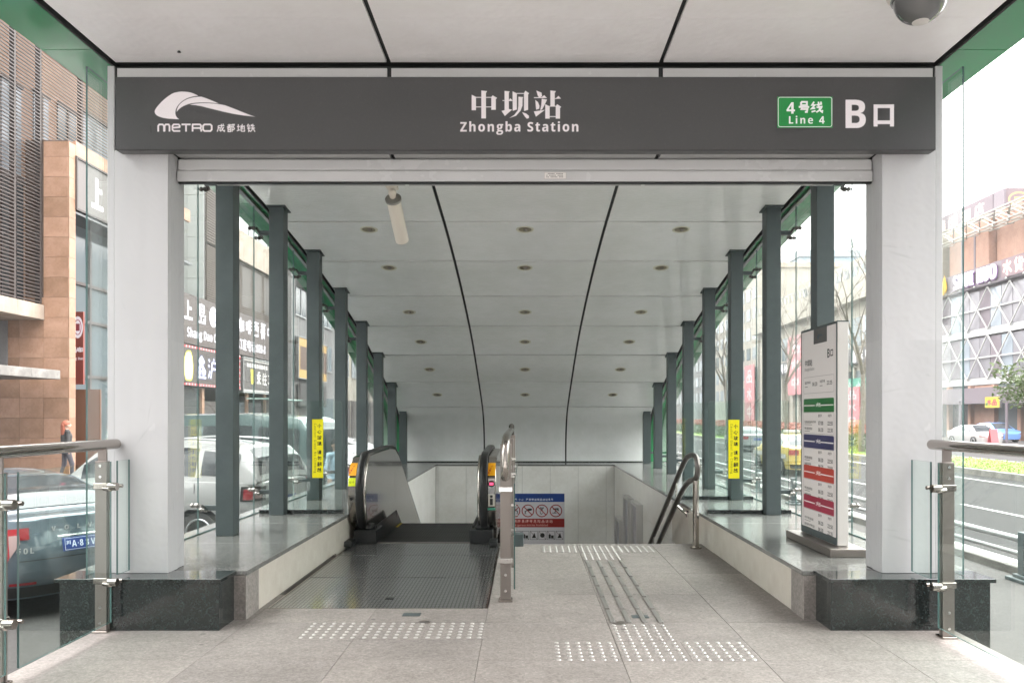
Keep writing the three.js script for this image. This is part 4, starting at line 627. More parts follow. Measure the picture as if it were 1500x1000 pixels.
// ---------------------------------------------------------------- glass railings at both sides of the forecourt
{
  const railing = (s, x, posts, end, panels, side) => {
    const t = thing('glass_railing', 'stainless steel railing with glass panels ' + side, 'railing', [x, 0, 4], 'glass railings of the forecourt');
    part(t, 'handrail', (() => { const g = tube([V3(x, 1.205, 0.8), V3(x, 1.205, 3), V3(x, 1.205, end)], 0.034, 30, 20); return [g, ball(V3(x, 1.205, end), 0.034, 16, 12).scale(1, 1, 1)]; })(), M.steel);
    for (const d of posts) {
      const p = part(t, 'post', [rb(x - 0.037, x + 0.037, 0.012, 1.10, d - 0.012, d + 0.004, 0.002), rb(x - 0.037, x + 0.037, 0.012, 1.10, d + 0.016, d + 0.032, 0.002), rb(x - 0.028, x + 0.028, 1.04, 1.18, d + 0.0045, d + 0.0155)], M.steelDull);
      part(p, 'base_plate', rb(x - 0.05, x + 0.05, 0, 0.012, d - 0.035, d + 0.055, 0.003), M.steel);
      for (const y of [0.33, 0.94]) {
        const c = part(p, 'clamp', [rb(x - 0.045, x + 0.045, y - 0.02, y + 0.02, d - 0.022, d + 0.04, 0.005), rod(V3(x - s * 0.02, y, d + 0.01), V3(x - s * 0.13, y, d + 0.01), 0.012, 12), rod(V3(x - s * 0.036, y - 0.012, d - 0.03), V3(x - s * 0.09, y - 0.012, d - 0.06), 0.018, 14), rod(V3(x - s * 0.07, y, d - 0.045), V3(x - s * 0.125, y, d - 0.045), 0.026, 16)], M.steel);
      }
      for (const y of [0.06, 0.16, 1.0, 1.07]) part(p, 'bolt', rod(V3(x, y, d - 0.02), V3(x, y, d - 0.011), 0.009, 10), M.chrome);
    }
    for (const [a, b] of panels) glassPane(t, 'glass_panel', [V3(x - s * 0.085, 0.075, a), V3(x - s * 0.085, 0.075, b), V3(x - s * 0.085, 1.10, b), V3(x - s * 0.085, 1.10, a)].map((v, i) => { if (b > 5.0 && i < 2) v.y = 0.36; return v; }), new THREE.Vector3(s * 0.012, 0, 0), { glass: M.glassGreen });
  };
  railing(-1, -2.73, [4.97, 3.98, 2.98, 1.98], 5.14, [[4.03, 4.93], [5.01, 5.16], [3.03, 3.93], [2.03, 2.93]], 'in front of the parked dark saloon');
  railing(1, 2.655, [4.84, 3.84, 2.84, 1.84], 5.02, [[3.9, 4.8], [4.89, 5.13], [2.9, 3.8], [1.9, 2.8]], 'on the side of the road and the grass median');
}
// ---------------------------------------------------------------- timetable board on its base
{
  const t = thing('timetable_board', 'tall white upright timetable board with coloured line bars standing on the right ledge', 'information board', [2.42, 0.335, 6.2]);
  const d0 = 5.86, d1 = 6.62, x = 2.375;
  part(t, 'board', rb(x + 0.002, x + 0.085, 0.40, 2.105, d0, d1, 0.004), std({ color: lin(0.63, 0.60, 0.575), roughness: 0.4 }));
  part(t, 'dark_frame', [rb(x - 0.004, x + 0.0015, 0.405, 2.11, d0 + 0.002, d0 + 0.014), rb(x - 0.004, x + 0.0015, 0.405, 2.11, d1 - 0.014, d1), rb(x - 0.004, x + 0.0015, 2.094, 2.11, d0 + 0.0145, d1 - 0.0145), rb(x - 0.004, x + 0.0015, 0.405, 0.46, d0 + 0.0145, d1 - 0.0145), rb(x + 0.001, x + 0.086, 2.106, 2.114, d0, d1)], M.column);
  part(t, 'base_block', [rb(2.275, 2.55, 0.3355, 0.397, 5.74, 6.72, 0.006)], M.steelDull);
  const map = canvas(732, 1640, (g, w, h) => {
    g.fillStyle = '#ded8d6'; g.fillRect(0, 0, w, h);
    g.fillStyle = '#514f4e'; g.fillRect(270, 0, 280, 120); g.fillStyle = '#3c4c58'; g.beginPath(); g.moveTo(340, 80); g.bezierCurveTo(350, 40, 410, 30, 480, 72); g.bezierCurveTo(420, 56, 390, 60, 380, 84); g.fill();
    ink(g, '#1e1e1e'); glyphs(g, '中坝站', 70, 236, 56, 0.12, 1.0); g.font = '30px sans-serif'; g.fillText('Zhongba Station', 66, 330); g.font = 'bold 96px sans-serif'; g.fillText('B', 548, 250); glyph(g, '口', 614, 186, 58, 0.16);
    const frame = (y0, y1) => { g.strokeStyle = '#9d9795'; g.lineWidth = 3; g.beginPath(); g.roundRect(46, y0, w - 92, y1 - y0, 14); g.stroke(); };
    const cjk = '往末班首车进站等号线', row = (y, n, a, b) => { ink(g, '#3a3836'); for (let k = 0; k < n; k++) glyph(g, cjk[(k * 3 + n) % 10], 66 + k * 25, y - 26, 23, 0.12); g.font = '15px sans-serif'; g.fillStyle = '#77726f'; g.fillRect(66, y + 6, n * 17, 5); ink(g, '#1c1b1a'); g.font = 'bold 42px sans-serif'; g.fillText(a, 370, y + 8); g.fillText(b, 560, y + 8); };
    frame(385, 520); ink(g, '#3a3836'); for (let k = 0; k < 5; k++) glyph(g, '首班车等号'[k], 70 + k * 27, 418, 25, 0.12); for (let k = 0; k < 4; k++) glyph(g, '末班车等'[k], 400 + k * 27, 418, 25, 0.12); g.font = 'bold 44px sans-serif'; g.fillText('06:20', 240, 462); g.fillText('23:35', 545, 462); g.fillStyle = '#77726f'; g.fillRect(70, 462, 70, 6); g.fillRect(400, 462, 60, 6);
    const block = (y, c, r1, r2) => { g.fillStyle = c; g.beginPath(); g.roundRect(44, y, w - 88, 112, 16); g.fill(); g.fillRect(44, y + 60, w - 88, 52); g.fillStyle = '#e8e2e0'; g.fillRect(54, y + 52, 240, 9); g.fillRect(420, y + 52, w - 474, 9); ink(g, '#f0ecea'); g.font = 'bold 40px sans-serif'; g.fillText(r1[3] ?? '4', 318, y + 68); glyph(g, '号', 342, y + 34, 36, 0.14); glyph(g, '线', 380, y + 34, 36, 0.14);
      frame(y + 116, y + 288); ink(g, '#55504e'); for (let k = 0; k < 3; k++) { glyph(g, '首班车'[k], 368 + k * 26, y + 128, 24, 0.12); glyph(g, '末班车'[k], 566 + k * 26, y + 128, 24, 0.12); } row(y + 208, r1[0], r1[1], r1[2]); row(y + 262, r2[0], r2[1], r2[2]); };
    block(565, '#14692e', [10, '07:00', '22:55', '4'], [7, '06:30', '22:30']); block(862, '#2b2a5c', [7, '06:30', '22:50', '1'], [6, '06:20', '22:50']); block(1120, '#b93a2c', [7, '06:30', '22:50', '2'], [6, '06:10', '22:50']); block(1370, '#a01c40', [8, '06:20', '22:50', '3'], [9, '06:30', '22:35']);
  });
  part(t, 'timetable_print', sheet(V3(x - 0.002, 0.46, d1 - 0.014), new THREE.Vector3(0, 0, d1 - d0 - 0.028), new THREE.Vector3(0, 1.634, 0)), std({ map, roughness: 0.4 }), { uv: true });
}
// ---------------------------------------------------------------- prohibition poster and steel cabinets on the well walls
{
  const map = canvas(1024, 1024, (g, w, h) => {
    g.fillStyle = '#cfcbd0'; g.fillRect(0, 0, w, h); g.fillStyle = '#123a82'; g.fillRect(0, 0, w, 160); g.fillStyle = '#8c1512'; g.fillRect(0, 480, w, 165);
    ink(g, '#dfe4ee'); glyphs(g, '请小心 严禁带违禁品进站乘车', 90, 92, 46, 0.12, 1.16);
    ink(g, '#e6b8b0'); glyphs(g, '禁带易爆等危险品进站', 46, 500, 60, 0.11, 1.28); g.font = '50px sans-serif'; g.fillText('Dangerous Articles Prohibited', 40, 622);
    for (let k = 0; k < 4; k++) { const cx = 96 + k * 268 - 40, cy = 330; g.strokeStyle = '#1b1b1d'; g.fillStyle = '#1b1b1d'; g.lineWidth = 16; g.lineCap = 'round';
      if (k === 0) { g.fillRect(cx - 50, cy - 20, 100, 44); } else if (k === 1) { g.beginPath(); g.ellipse(cx + 30, cy - 22, 52, 22, -0.1, 0, 7); g.fill(); g.beginPath(); g.moveTo(cx - 10, cy - 10); g.lineTo(cx - 56, cy + 14); g.stroke(); g.lineWidth = 6; for (const a of [-66, -50, -34]) { g.beginPath(); g.moveTo(cx - 50, cy + 14); g.lineTo(cx + a, cy + 62); g.stroke(); } } else if (k === 2) { for (const [a, b] of [[-20, -58], [22, -56], [0, -36]]) { g.beginPath(); g.arc(cx + a, cy + b, 14, 0, 7); g.fill(); } g.beginPath(); g.moveTo(cx + 6, cy - 26); g.lineTo(cx + 6, cy + 2); g.stroke(); g.lineWidth = 11; g.beginPath(); g.moveTo(cx - 34, cy + 4); g.lineTo(cx - 30, cy + 50); g.quadraticCurveTo(cx - 6, cy + 78, cx + 8, cy + 46); g.stroke(); } else { g.beginPath(); g.moveTo(cx - 58, cy - 46); g.lineTo(cx + 50, cy - 52); g.lineTo(cx + 56, cy); g.lineTo(cx + 34, cy + 6); g.lineTo(cx + 26, cy - 26); g.lineTo(cx - 52, cy - 22); g.fill(); g.beginPath(); g.moveTo(cx + 6, cy - 14); g.lineTo(cx - 20, cy + 30); g.stroke(); g.fillRect(cx - 70, cy + 36, 84, 12); }
      g.strokeStyle = '#8f1216'; g.lineWidth = 18; g.beginPath(); g.arc(cx, cy, 112, 0, 7); g.stroke(); g.beginPath(); g.moveTo(cx - 78, cy - 78); g.lineTo(cx + 78, cy + 78); g.stroke(); }
    for (let k = 0; k < 6; k++) { const x = 40 + k * 164, y = 720; g.strokeStyle = '#2b2b2d'; g.lineWidth = 6; g.strokeRect(x, y, 140, 160); g.fillStyle = '#141416'; g.beginPath(); if (k % 3 === 0) g.arc(x + 70, y + 80, 44, 0, 7); else if (k % 3 === 1) { g.rect(x + 24, y + 60, 42, 80); g.rect(x + 72, y + 80, 50, 60); } else { g.moveTo(x + 30, y + 130); g.lineTo(x + 80, y + 30); g.lineTo(x + 112, y + 130); } g.fill(); g.strokeStyle = '#3a1416'; g.beginPath(); g.moveTo(x, y); g.lineTo(x + 140, y + 160); g.stroke(); }
  });
  const t = thing('prohibition_poster', 'blue white and red poster of forbidden articles on the back wall of the well', 'poster', [0.3, -1.3, 16.49]);
  part(t, 'board', rb(-0.30, 0.845, -1.43, -0.285, 16.478, 16.497, 0.002), std({ color: lin(0.5, 0.5, 0.5), roughness: 0.5 }));
  part(t, 'poster_print', sheet(V3(-0.298, -1.428, 16.4755), new THREE.Vector3(1.141, 0, 0), new THREE.Vector3(0, 1.141, 0)), std({ map, roughness: 0.35 }), { uv: true });
  const fm = std({ color: lin(0.62, 0.61, 0.60), metalness: 0.4, roughness: 0.35 }), pm = std({ color: lin(0.34, 0.34, 0.37), roughness: 0.3 });
  [[12.45, 13.15, -0.06, 'nearer tall'], [13.5, 14.2, -0.07, 'farther tall'], [14.72, 15.45, -0.63, 'lower']].forEach(([a, b, top, which]) => {
    const c = thing('wall_cabinet', which + ' steel framed cabinet on the right wall above the stair', 'cabinet', [1.86, top - 1.4, (a + b) / 2], 'steel cabinets on the stair wall');
    part(c, 'frame', [rb(1.80, 1.907, top - 1.4, top, a, a + 0.05, 0.006), rb(1.80, 1.907, top - 1.4, top, b - 0.05, b, 0.006), rb(1.80, 1.907, top - 0.05, top + 0.001, a + 0.051, b - 0.051, 0.006), rb(1.80, 1.907, top - 1.401, top - 1.35, a + 0.051, b - 0.051)], fm);
    part(c, 'door_panel', rb(1.845, 1.9, top - 1.349, top - 0.051, a + 0.052, b - 0.052), pm);
  });
}
// ---------------------------------------------------------------- cars: body from stacked rounded outlines, glasshouse on top, patches for windows and lamps
const crv = (pts) => (x) => { if (x <= pts[0][0]) return pts[0][1]; for (let i = 1; i < pts.length; i++) if (x <= pts[i][0]) { const [a, b] = pts[i - 1], [c, d] = pts[i], u = (x - a) / (c - a); return lerp(b, d, u * u * (3 - 2 * u) * 0.5 + u * 0.5); } return pts[pts.length - 1][1]; };
function makeCar(label, group, at, turn, o) { // o: L, W, paint, deck [x, y] (bonnet, belt, boot), roof [x, y], xr/xf glasshouse ends, wheels, lamps
  const t = thing(o.name ?? 'parked_car', label, o.category ?? 'car', at, group, true); t.rotation.y = turn;
  const { L, W } = o, n = o.n ?? 5, hw = W / 2, deck = crv(o.deck), roof = crv(o.roof), yb = o.low ?? 0.2, fine = o.fine ?? 1;
  const inset = (y) => { const u = clamp((y - yb) / (o.beltY - yb), 0, 1); return 1 - 0.09 * Math.pow(1 - u, 2.2) - 0.05 * Math.pow(clamp(u - 0.55, 0, 1) / 0.45, 2); };
  const rearX = (y) => -L / 2 + (o.rearLean ? o.rearLean(y) : 0.05 * Math.pow(Math.max(0, 0.45 - y) / 0.45, 2) * 3), frontX = (y) => L / 2 - 0.06 * Math.pow(Math.abs(y - 0.5) / 0.4, 2);
  const sg = (v, p) => Math.sign(v) * Math.pow(Math.abs(v), p);
  const pt = (th, y, off = 0) => { const w = hw * inset(y), xr = rearX(y), xf = frontX(y), a = (xf - xr) / 2, xc = (xf + xr) / 2, c = Math.cos(th), s = Math.sin(th); const p = new THREE.Vector3(xc + a * sg(c, 2 / (n + 6)), y, w * sg(s, 2 / n)); p.y = Math.min(p.y, deck(p.x) - 0.004); if (off) { const nn = new THREE.Vector3(sg(c, 2 - 2 / (n + 6)) / a * (n + 2), 0.05, sg(s, 2 - 2 / n) / w * n).normalize(); p.addScaledVector(nn, off); } return p; };
  const NT = 120 * fine, NY = 12;
  const thOf = (i) => { const u = i / NT * 4, q = Math.floor(u), f = u - q; return (q + (f < 0.5 ? 2 * f * f : 1 - 2 * (1 - f) * (1 - f))) * Math.PI / 2; };
  const ys = []; for (let j = 0; j <= NY; j++) ys.push(lerp(yb, o.beltY + 0.02, j / NY));
  const body = surf((u, v) => pt(thOf(Math.round(u * NT)), ys[Math.round(v * NY)]), NT, NY);
  const lid = surf((u, v) => { const i = Math.round(u * 60); const th = thOf(Math.round(i / 60 * NT / 2)); const p = pt(th, o.beltY + 0.02), q = pt(-th, o.beltY + 0.02), r = p.clone().lerp(q, v); const k = 1 - Math.pow(2 * v - 1, 4); r.y += 0.035 * k * smooth(Math.abs(p.z), 0, hw * 0.8); return r; }, 60, 16);
  const floorPan = surf((u, v) => { const th = thOf(Math.round(u * 60) / 60 * NT / 2); return pt(th, yb).lerp(pt(-th, yb), 1 - v); }, 40, 2);
  // glasshouse: side walls and top
  const x0 = o.xr, x1 = o.xf, wb = (x) => hw * 0.9 * (1 - 0.03 * Math.pow(Math.abs(x) / (L / 2), 2)), wt = (x) => hw * (o.tumble ?? 0.68) * (1 - 0.05 * Math.pow(Math.abs(x) / (L / 2), 2));
  const base = (x) => deck(x) - 0.02, wAt = (x, y) => lerp(wb(x), wt(x), clamp((y - o.beltY) / (o.roofY - o.beltY), 0, 1));
  const side = (x, v, s, off = 0) => { const y = lerp(base(x), Math.max(base(x) + 0.005, roof(x)), v), w = wAt(x, y) - 0.05 * Math.pow(v, 6); return new THREE.Vector3(x, y, s * (w + off)); };
  const top = (x, u, off = 0) => { const y = roof(x), w = wAt(x, y) - 0.05; const e = 0.012; const slope = (roof(x + e) - roof(x - e)) / (2 * e), nn = new THREE.Vector3(-slope, 1, 0).normalize(); return new THREE.Vector3(x, y + 0.035 * (1 - u * u * u * u), u * w).addScaledVector(nn, off); };
  const gx = (u) => lerp(x0, x1, u);
  const cab = [surf((u, v) => side(gx(u), v, 1), 60 * fine, 8), surf((u, v) => side(gx(1 - u), v, -1), 60 * fine, 8), surf((u, v) => top(gx(v), 1 - 2 * u), 12, 60 * fine)];
  part(t, 'body', [body, lid, floorPan, ...cab], o.paint);
  // windows: patches just proud of the glasshouse
  const win = (list, name) => list.forEach(([a, b, v0, v1, r = 0.04]) => { for (const s of [1, -1]) part(t, name, surf((u, v) => { const uu = s > 0 ? u : 1 - u; const x = lerp(a, b, uu), vv = lerp(v0, v1, v); return side(x, vv, s, 0.008); }, 14, 6), M.carGlass); });
  win(o.windows, 'side_window');
  if (o.rearGlass) part(t, 'rear_window', surf((u, v) => top(lerp(o.rearGlass[0], o.rearGlass[1], v), (1 - 2 * u) * 0.9, 0.008), 12, 10), M.carGlass);
  if (o.frontGlass) part(t, 'windscreen', surf((u, v) => top(lerp(o.frontGlass[0], o.frontGlass[1], v), (1 - 2 * u) * 0.9, 0.008), 12, 10), M.carGlass);
  if (o.rearUpright) part(t, 'rear_window', surf((u, v) => { const y = lerp(o.rearUpright[0], o.rearUpright[1], v), w = wAt(x0, y) * 0.86; return new THREE.Vector3(o.rearUpright[2] + (y - o.beltY) * o.rearUpright[3] - 0.012, y, lerp(-w, w, u)); }, 6, 6), M.carGlass);
  // wheels
  const r = o.wheelR;
  for (const wx of o.wheels) for (const s of [1, -1]) {
    const z = s * (hw * 0.985 - 0.10), w = part(t, 'wheel', new THREE.LatheGeometry([[r * 0.62, -0.1], [r * 0.9, -0.105], [r, -0.07], [r, 0.07], [r * 0.9, 0.105], [r * 0.62, 0.10]].map((q) => new THREE.Vector2(...q)), 40).rotateX(Math.PI / 2).translate(wx, r, z), M.tyre);
    const sp = [new THREE.TorusGeometry(r * 0.63, 0.02, 8, 36).translate(wx, r, z + s * 0.088), new THREE.CylinderGeometry(r * 0.18, r * 0.18, 0.03, 16).rotateX(Math.PI / 2).translate(wx, r, z + s * 0.075)];
    for (let k = 0; k < (o.spokes ?? 5); k++) sp.push(new THREE.BoxGeometry(r * 0.62, r * 0.15, 0.025).translate(r * 0.33, 0, 0).rotateZ(k / (o.spokes ?? 5) * Math.PI * 2).translate(wx, r, z + s * 0.07));
    part(w, 'rim', sp, M.alloy);
    part(t, 'wheel_arch', new THREE.CylinderGeometry(r + 0.055, r + 0.055, 0.02, 40, 1, false, 0, Math.PI * 2).rotateX(Math.PI / 2).translate(wx, r + 0.01, s * (hw * 0.972 - 0.002)), M.black);
  }
  // lamps and trim as patches over the body: theta measured from the rear centre, y range
  const onBody = (z0, z1, y0, y1, off, rear = true, round = 0) => surf((u, v) => { const zz = lerp(z0, z1, u), y = lerp(typeof y0 === 'function' ? y0(u) : y0, typeof y1 === 'function' ? y1(u) : y1, v); const w = Math.pow(Math.min(0.9999, Math.abs(zz)), n / 2); const th = (rear ? Math.PI - Math.sign(zz) * Math.asin(w) : Math.sign(zz) * Math.asin(w)); return pt(th, y, off); }, 20, 8);
  const wrap = (s, w0, w1, y0, y1, off) => surf((u, v) => { const a = lerp(w0, w1, u), y = lerp(y0(u), y1(u), v); const th = Math.PI - s * a; return pt(th, y, off); }, 26, 8);
  (o.extra ?? (() => {}))({ t, part, onBody, wrap, pt, side, top, rearX, frontX, deck, hw, wAt });
  return t;
}
{
  // dark blue-grey saloon at the left edge, tail towards the entrance
  const plateTex = canvas(440, 140, (g, w, h) => { g.fillStyle = '#17397e'; g.fillRect(0, 0, w, h); ink(g, '#dfe6f0'); g.lineWidth = 4; g.strokeRect(6, 6, w - 12, h - 12); glyph(g, '川', 20, 26, 52, 0.16, 0.9); g.font = 'bold 100px sans-serif'; let x = 76; for (const ch of 'A·88V') { if (ch === '·') { g.beginPath(); g.arc(x + 6, 70, 6, 0, 7); g.fill(); x += 20; continue; } g.save(); g.translate(x, 106); g.scale(0.78, 1); g.fillText(ch, 0, 0); g.restore(); x += 62; } });
  const f = 2.6, ang = THREE.MathUtils.degToRad(146), fx = Math.cos(ang), fz = -Math.sin(ang), L = 4.7;
  const paint = carPaint(0.07, 0.098, 0.118, 0.35);
  makeCar('dark blue-grey saloon with wide red tail lamps parked beside the left glass railing', 'cars parked beside the entrance', [-4.86 + fx * L / 2, -0.8, 8.55 - fz * L / 2], ang, {
    L, W: 1.87, paint, n: 4.4, beltY: 1.07, roofY: 1.47, fine: 2, tumble: 0.66, low: 0.24,
    deck: [[-2.35, 1.045], [-2.1, 1.085], [-1.6, 1.08], [-0.6, 1.04], [0.9, 0.98], [1.5, 0.95], [2.1, 0.82], [2.35, 0.68]], roof: [[-1.85, 1.07], [-1.35, 1.28], [-0.75, 1.43], [0, 1.475], [0.5, 1.44], [0.9, 1.28], [1.5, 0.95]], xr: -1.85, xf: 1.5,
    windows: [[-1.25, -0.62, 0.16, 0.84], [-0.52, 0.32, 0.16, 0.88], [0.4, 0.95, 0.16, 0.84]], rearGlass: [-1.72, -0.84], frontGlass: [0.58, 1.36], wheelR: 0.33, wheels: [-1.42, 1.36],
    rearLean: (y) => 0.03 + 0.10 * Math.pow(clamp((y - 0.62) / 0.45, 0, 1), 1.6) + 0.16 * Math.pow(clamp((0.5 - y) / 0.3, 0, 1), 1.5),
    extra: ({ t, part, onBody, wrap, pt, rearX }) => {
      for (const s of [1, -1]) {
        const l = part(t, 'tail_lamp', wrap(s, 0.32, 0.92, (u) => lerp(0.88, 0.60, smooth(u, 0.2, 0.7)), (u) => lerp(1.0, 0.99, u), 0.012), M.tail);
        part(l, 'lamp_insert', wrap(s, 0.44, 0.60, (u) => lerp(0.84, 0.70, u), (u) => 0.93, 0.018), M.tailWhite);
        part(t, 'reflector', onBody(s * 0.55, s * 0.8, 0.40, 0.43, 0.008), M.tail);
      }
      const p = part(t, 'number_plate', onBody(-0.255, 0.255, 0.715, 0.86, 0.012), std({ color: hex('#17397e'), roughness: 0.4 }), { label: 'blue number plate with white characters' });
      part(p, 'plate_print', onBody(-0.235, 0.235, 0.722, 0.853, 0.017), std({ map: plateTex, roughness: 0.4 }), { uv: true });
      part(t, 'boot_recess', onBody(-0.36, 0.36, 0.69, 0.90, 0.004), paint);
      part(t, 'boot_seam', [onBody(-0.72, 0.72, 0.655, 0.663, 0.004)], M.black); part(t, 'chrome_strip', onBody(-0.3, 0.3, 0.878, 0.892, 0.012), M.chrome);
      part(t, 'lower_bumper', onBody(-0.86, 0.86, 0.26, 0.38, 0.006), M.black);
      const word = (text, z, y, h) => { const tx = canvas(256, 48, (g, w, hh) => { g.fillStyle = '#4c5a60'; g.fillRect(0, 0, w, hh); g.fillStyle = '#dfe3e4'; g.font = 'bold 44px sans-serif'; g.fillText(text, 4, 40); }); return tx; };
      const font = FONT; const letters = (text, z0, y, s, gap) => { const gs = []; let z = z0; for (const ch of text) { if (ch !== ' ') { const g = new TextGeometry(ch, { font, size: s, depth: 0.006, curveSegments: 3 }); g.computeBoundingBox(); const wd = g.boundingBox.max.x; const q = pt(Math.PI - Math.sign(z) * Math.asin(Math.pow(Math.abs(z) / 0.92, 2.2)), y, 0.008); g.rotateY(-Math.PI / 2); g.translate(q.x, y, z); gs.push(g); z += wd + gap; } else z += s; } return gs; };
      part(t, 'boot_lettering', letters('VOLVO', -0.33, 0.945, 0.05, 0.085), M.badge);
      part(t, 'model_lettering', [...letters('S60L', -0.72, 0.735, 0.06, 0.012)], M.badge);
    },
  });
}
const suvOpts = (paint, extra) => ({
  L: 4.75, W: 1.86, paint, n: 5, beltY: 1.16, roofY: 1.74, tumble: 0.74, low: 0.3,
  deck: [[-2.37, 1.15], [-1.0, 1.16], [0.9, 1.12], [1.4, 1.10], [2.1, 0.98], [2.37, 0.78]], roof: [[-2.32, 1.16], [-2.22, 1.5], [-2.0, 1.69], [-1.0, 1.765], [0.1, 1.745], [0.55, 1.65], [1.3, 1.12]], xr: -2.32, xf: 1.3,
  windows: [[-2.0, -1.35, 0.2, 0.82], [-1.25, -0.42, 0.16, 0.86], [-0.32, 0.52, 0.16, 0.86], [0.58, 0.85, 0.16, 0.8]], rearGlass: [-2.29, -2.06], frontGlass: [0.62, 1.2], wheelR: 0.36, wheels: [-1.4, 1.42],
  extra: (k) => {
    const { t, part, wrap, onBody } = k;
    for (const s of [1, -1]) { const l = part(t, 'tail_lamp', wrap(s, 0.35, 1.05, () => 0.88, () => 1.10, 0.014), M.black); part(l, 'red_lens', wrap(s, 0.72, 0.98, () => 0.90, () => 1.06, 0.02), M.tail); part(l, 'clear_lens', wrap(s, 0.45, 0.68, () => 0.92, () => 1.05, 0.02), M.tailWhite); }
    part(t, 'bumper', [onBody(-0.98, 0.98, 0.36, 0.62, 0.03)], M.galv); part(t, 'number_plate', onBody(-0.26, 0.26, 0.78, 0.91, 0.014), std({ color: hex('#17397e'), roughness: 0.4 }));
    part(t, 'roof_rail', [-1, 1].map((s) => tube([new THREE.Vector3(-1.9, 1.72, s * 0.6), new THREE.Vector3(-1.6, 1.79, s * 0.62), new THREE.Vector3(-0.6, 1.82, s * 0.62), new THREE.Vector3(0.2, 1.76, s * 0.6)], 0.018, 24, 6)), M.alloy);
    for (const s of [1, -1]) { part(t, 'door_handle', [rb(-0.95, -0.78, 1.0, 1.03, 0, 0.03, 0.01).translate(0, 0, s * 0.925), rb(0.0, 0.17, 1.0, 1.03, 0, 0.03, 0.01).translate(0, 0, s * 0.925)], M.chrome); part(t, 'door_seam', [-1.32, -0.36, 0.7].map((x) => rb(x, x + 0.008, 0.45, 1.14, -0.002, 0.006).translate(0, 0, s * 0.908)), M.black); }
    if (extra) extra(k);
  },
});
function placeRear(label, group, px, d, deg, opts) { // rear near-side corner seen at photo column px, distance d; the tail points deg from the viewer towards +x
  const a = THREE.MathUtils.degToRad(deg), f = new THREE.Vector3(-Math.sin(a), 0, -Math.cos(a)), l = new THREE.Vector3(f.z, 0, -f.x);
  const c = new THREE.Vector3((px - CX) * d / F, 0, -d).addScaledVector(f, opts.L / 2).addScaledVector(l, -opts.W / 2);
  return makeCar(label, group, [c.x, opts.y ?? -0.8, -c.z], Math.atan2(-f.z, f.x), opts);
}
const PARKED = 'cars parked beside the entrance';
placeRear('white sport utility car with roof rails parked side-on behind the left glass wall', PARKED, 372, 11.6, 76, suvOpts(carPaint(0.30, 0.30, 0.295)));
const vanOpts = (paint) => ({ L: 5.2, W: 1.95, paint, name: 'parked_van', category: 'van', n: 6, beltY: 1.2, roofY: 2.15, tumble: 0.84, low: 0.3, deck: [[-2.6, 1.2], [1.4, 1.19], [2.2, 1.12], [2.6, 0.85]], roof: [[-2.58, 1.2], [-2.52, 1.85], [-2.3, 2.12], [-1, 2.2], [1.0, 2.17], [1.5, 1.95], [2.2, 1.12]], xr: -2.58, xf: 2.2,
  windows: [[-2.35, -1.45, 0.12, 0.78], [-1.3, -0.2, 0.12, 0.78], [-0.08, 0.85, 0.12, 0.78], [0.95, 1.6, 0.12, 0.78]], frontGlass: [1.15, 2.1], rearGlass: [-2.57, -2.4], wheelR: 0.35, wheels: [-1.6, 1.55],
  extra: ({ t, part, wrap, onBody }) => { for (const s of [1, -1]) part(t, 'tail_lamp', wrap(s, 0.5, 0.9, () => 0.85, () => 1.18, 0.014), M.tail); part(t, 'bumper', onBody(-0.98, 0.98, 0.34, 0.58, 0.03), M.black); } });
placeRear('dark green-grey van with arched rear windows parked behind the white sport utility car', PARKED, 450, 15.2, 78, vanOpts(carPaint(0.07, 0.11, 0.11, 0.2)));
const saloon = (paint, more = {}) => ({ L: 4.55, W: 1.8, paint, n: 4.6, beltY: 1.0, roofY: 1.44, tumble: 0.67, low: 0.24, deck: [[-2.27, 0.98], [-2.0, 1.02], [-1.5, 1.02], [0.9, 0.95], [1.5, 0.92], [2.1, 0.8], [2.27, 0.66]], roof: [[-1.8, 1.0], [-1.3, 1.25], [-0.7, 1.4], [0, 1.445], [0.45, 1.42], [0.85, 1.26], [1.5, 0.92]], xr: -1.8, xf: 1.5, windows: [[-1.2, -0.55, 0.16, 0.84], [-0.46, 0.32, 0.16, 0.86], [0.4, 0.95, 0.16, 0.84]], rearGlass: [-1.7, -0.82], frontGlass: [0.55, 1.36], wheelR: 0.315, wheels: [-1.36, 1.36],
  extra: ({ t, part, wrap, onBody }) => { for (const s of [1, -1]) { part(t, 'tail_lamp', wrap(s, 0.3, 0.95, () => 0.76, () => 0.93, 0.012), M.tail); part(t, 'head_lamp', onBody(s * 0.6, s * 0.93, 0.62, 0.74, 0.012, false), M.tailWhite); } part(t, 'number_plate', onBody(-0.25, 0.25, 0.70, 0.83, 0.012), std({ color: hex('#17397e'), roughness: 0.4 })); part(t, 'bumper', [onBody(-0.9, 0.9, 0.28, 0.42, 0.008)], M.black); for (const s of [1, -1]) part(t, 'door_handle', [rb(-0.95, -0.78, 0.87, 0.895, 0, 0.025, 0.008).translate(0, 0, s * 0.885), rb(0.0, 0.17, 0.87, 0.895, 0, 0.025, 0.008).translate(0, 0, s * 0.885)], M.chrome); if (more.more) more.more(t); }, ...more });
placeRear('white saloon with sloping rear window seen between the left columns beyond the van', PARKED, 512, 18.6, 74, saloon(carPaint(0.3, 0.305, 0.31)));
placeRear('silver saloon farthest along the row of parked cars on the left', PARKED, 548, 25, 76, saloon(carPaint(0.45, 0.46, 0.47, 0.4)));
placeRear('brown saloon parked between the white one and the farthest silver one', PARKED, 535, 21.8, 75, saloon(carPaint(0.19, 0.11, 0.08, 0.2)));
makeCar('white saloon driving on the far side of the road by the lattice building', undefined, [32.3, -0.796, 55.4], -Math.PI / 2, saloon(carPaint(0.34, 0.335, 0.33)));
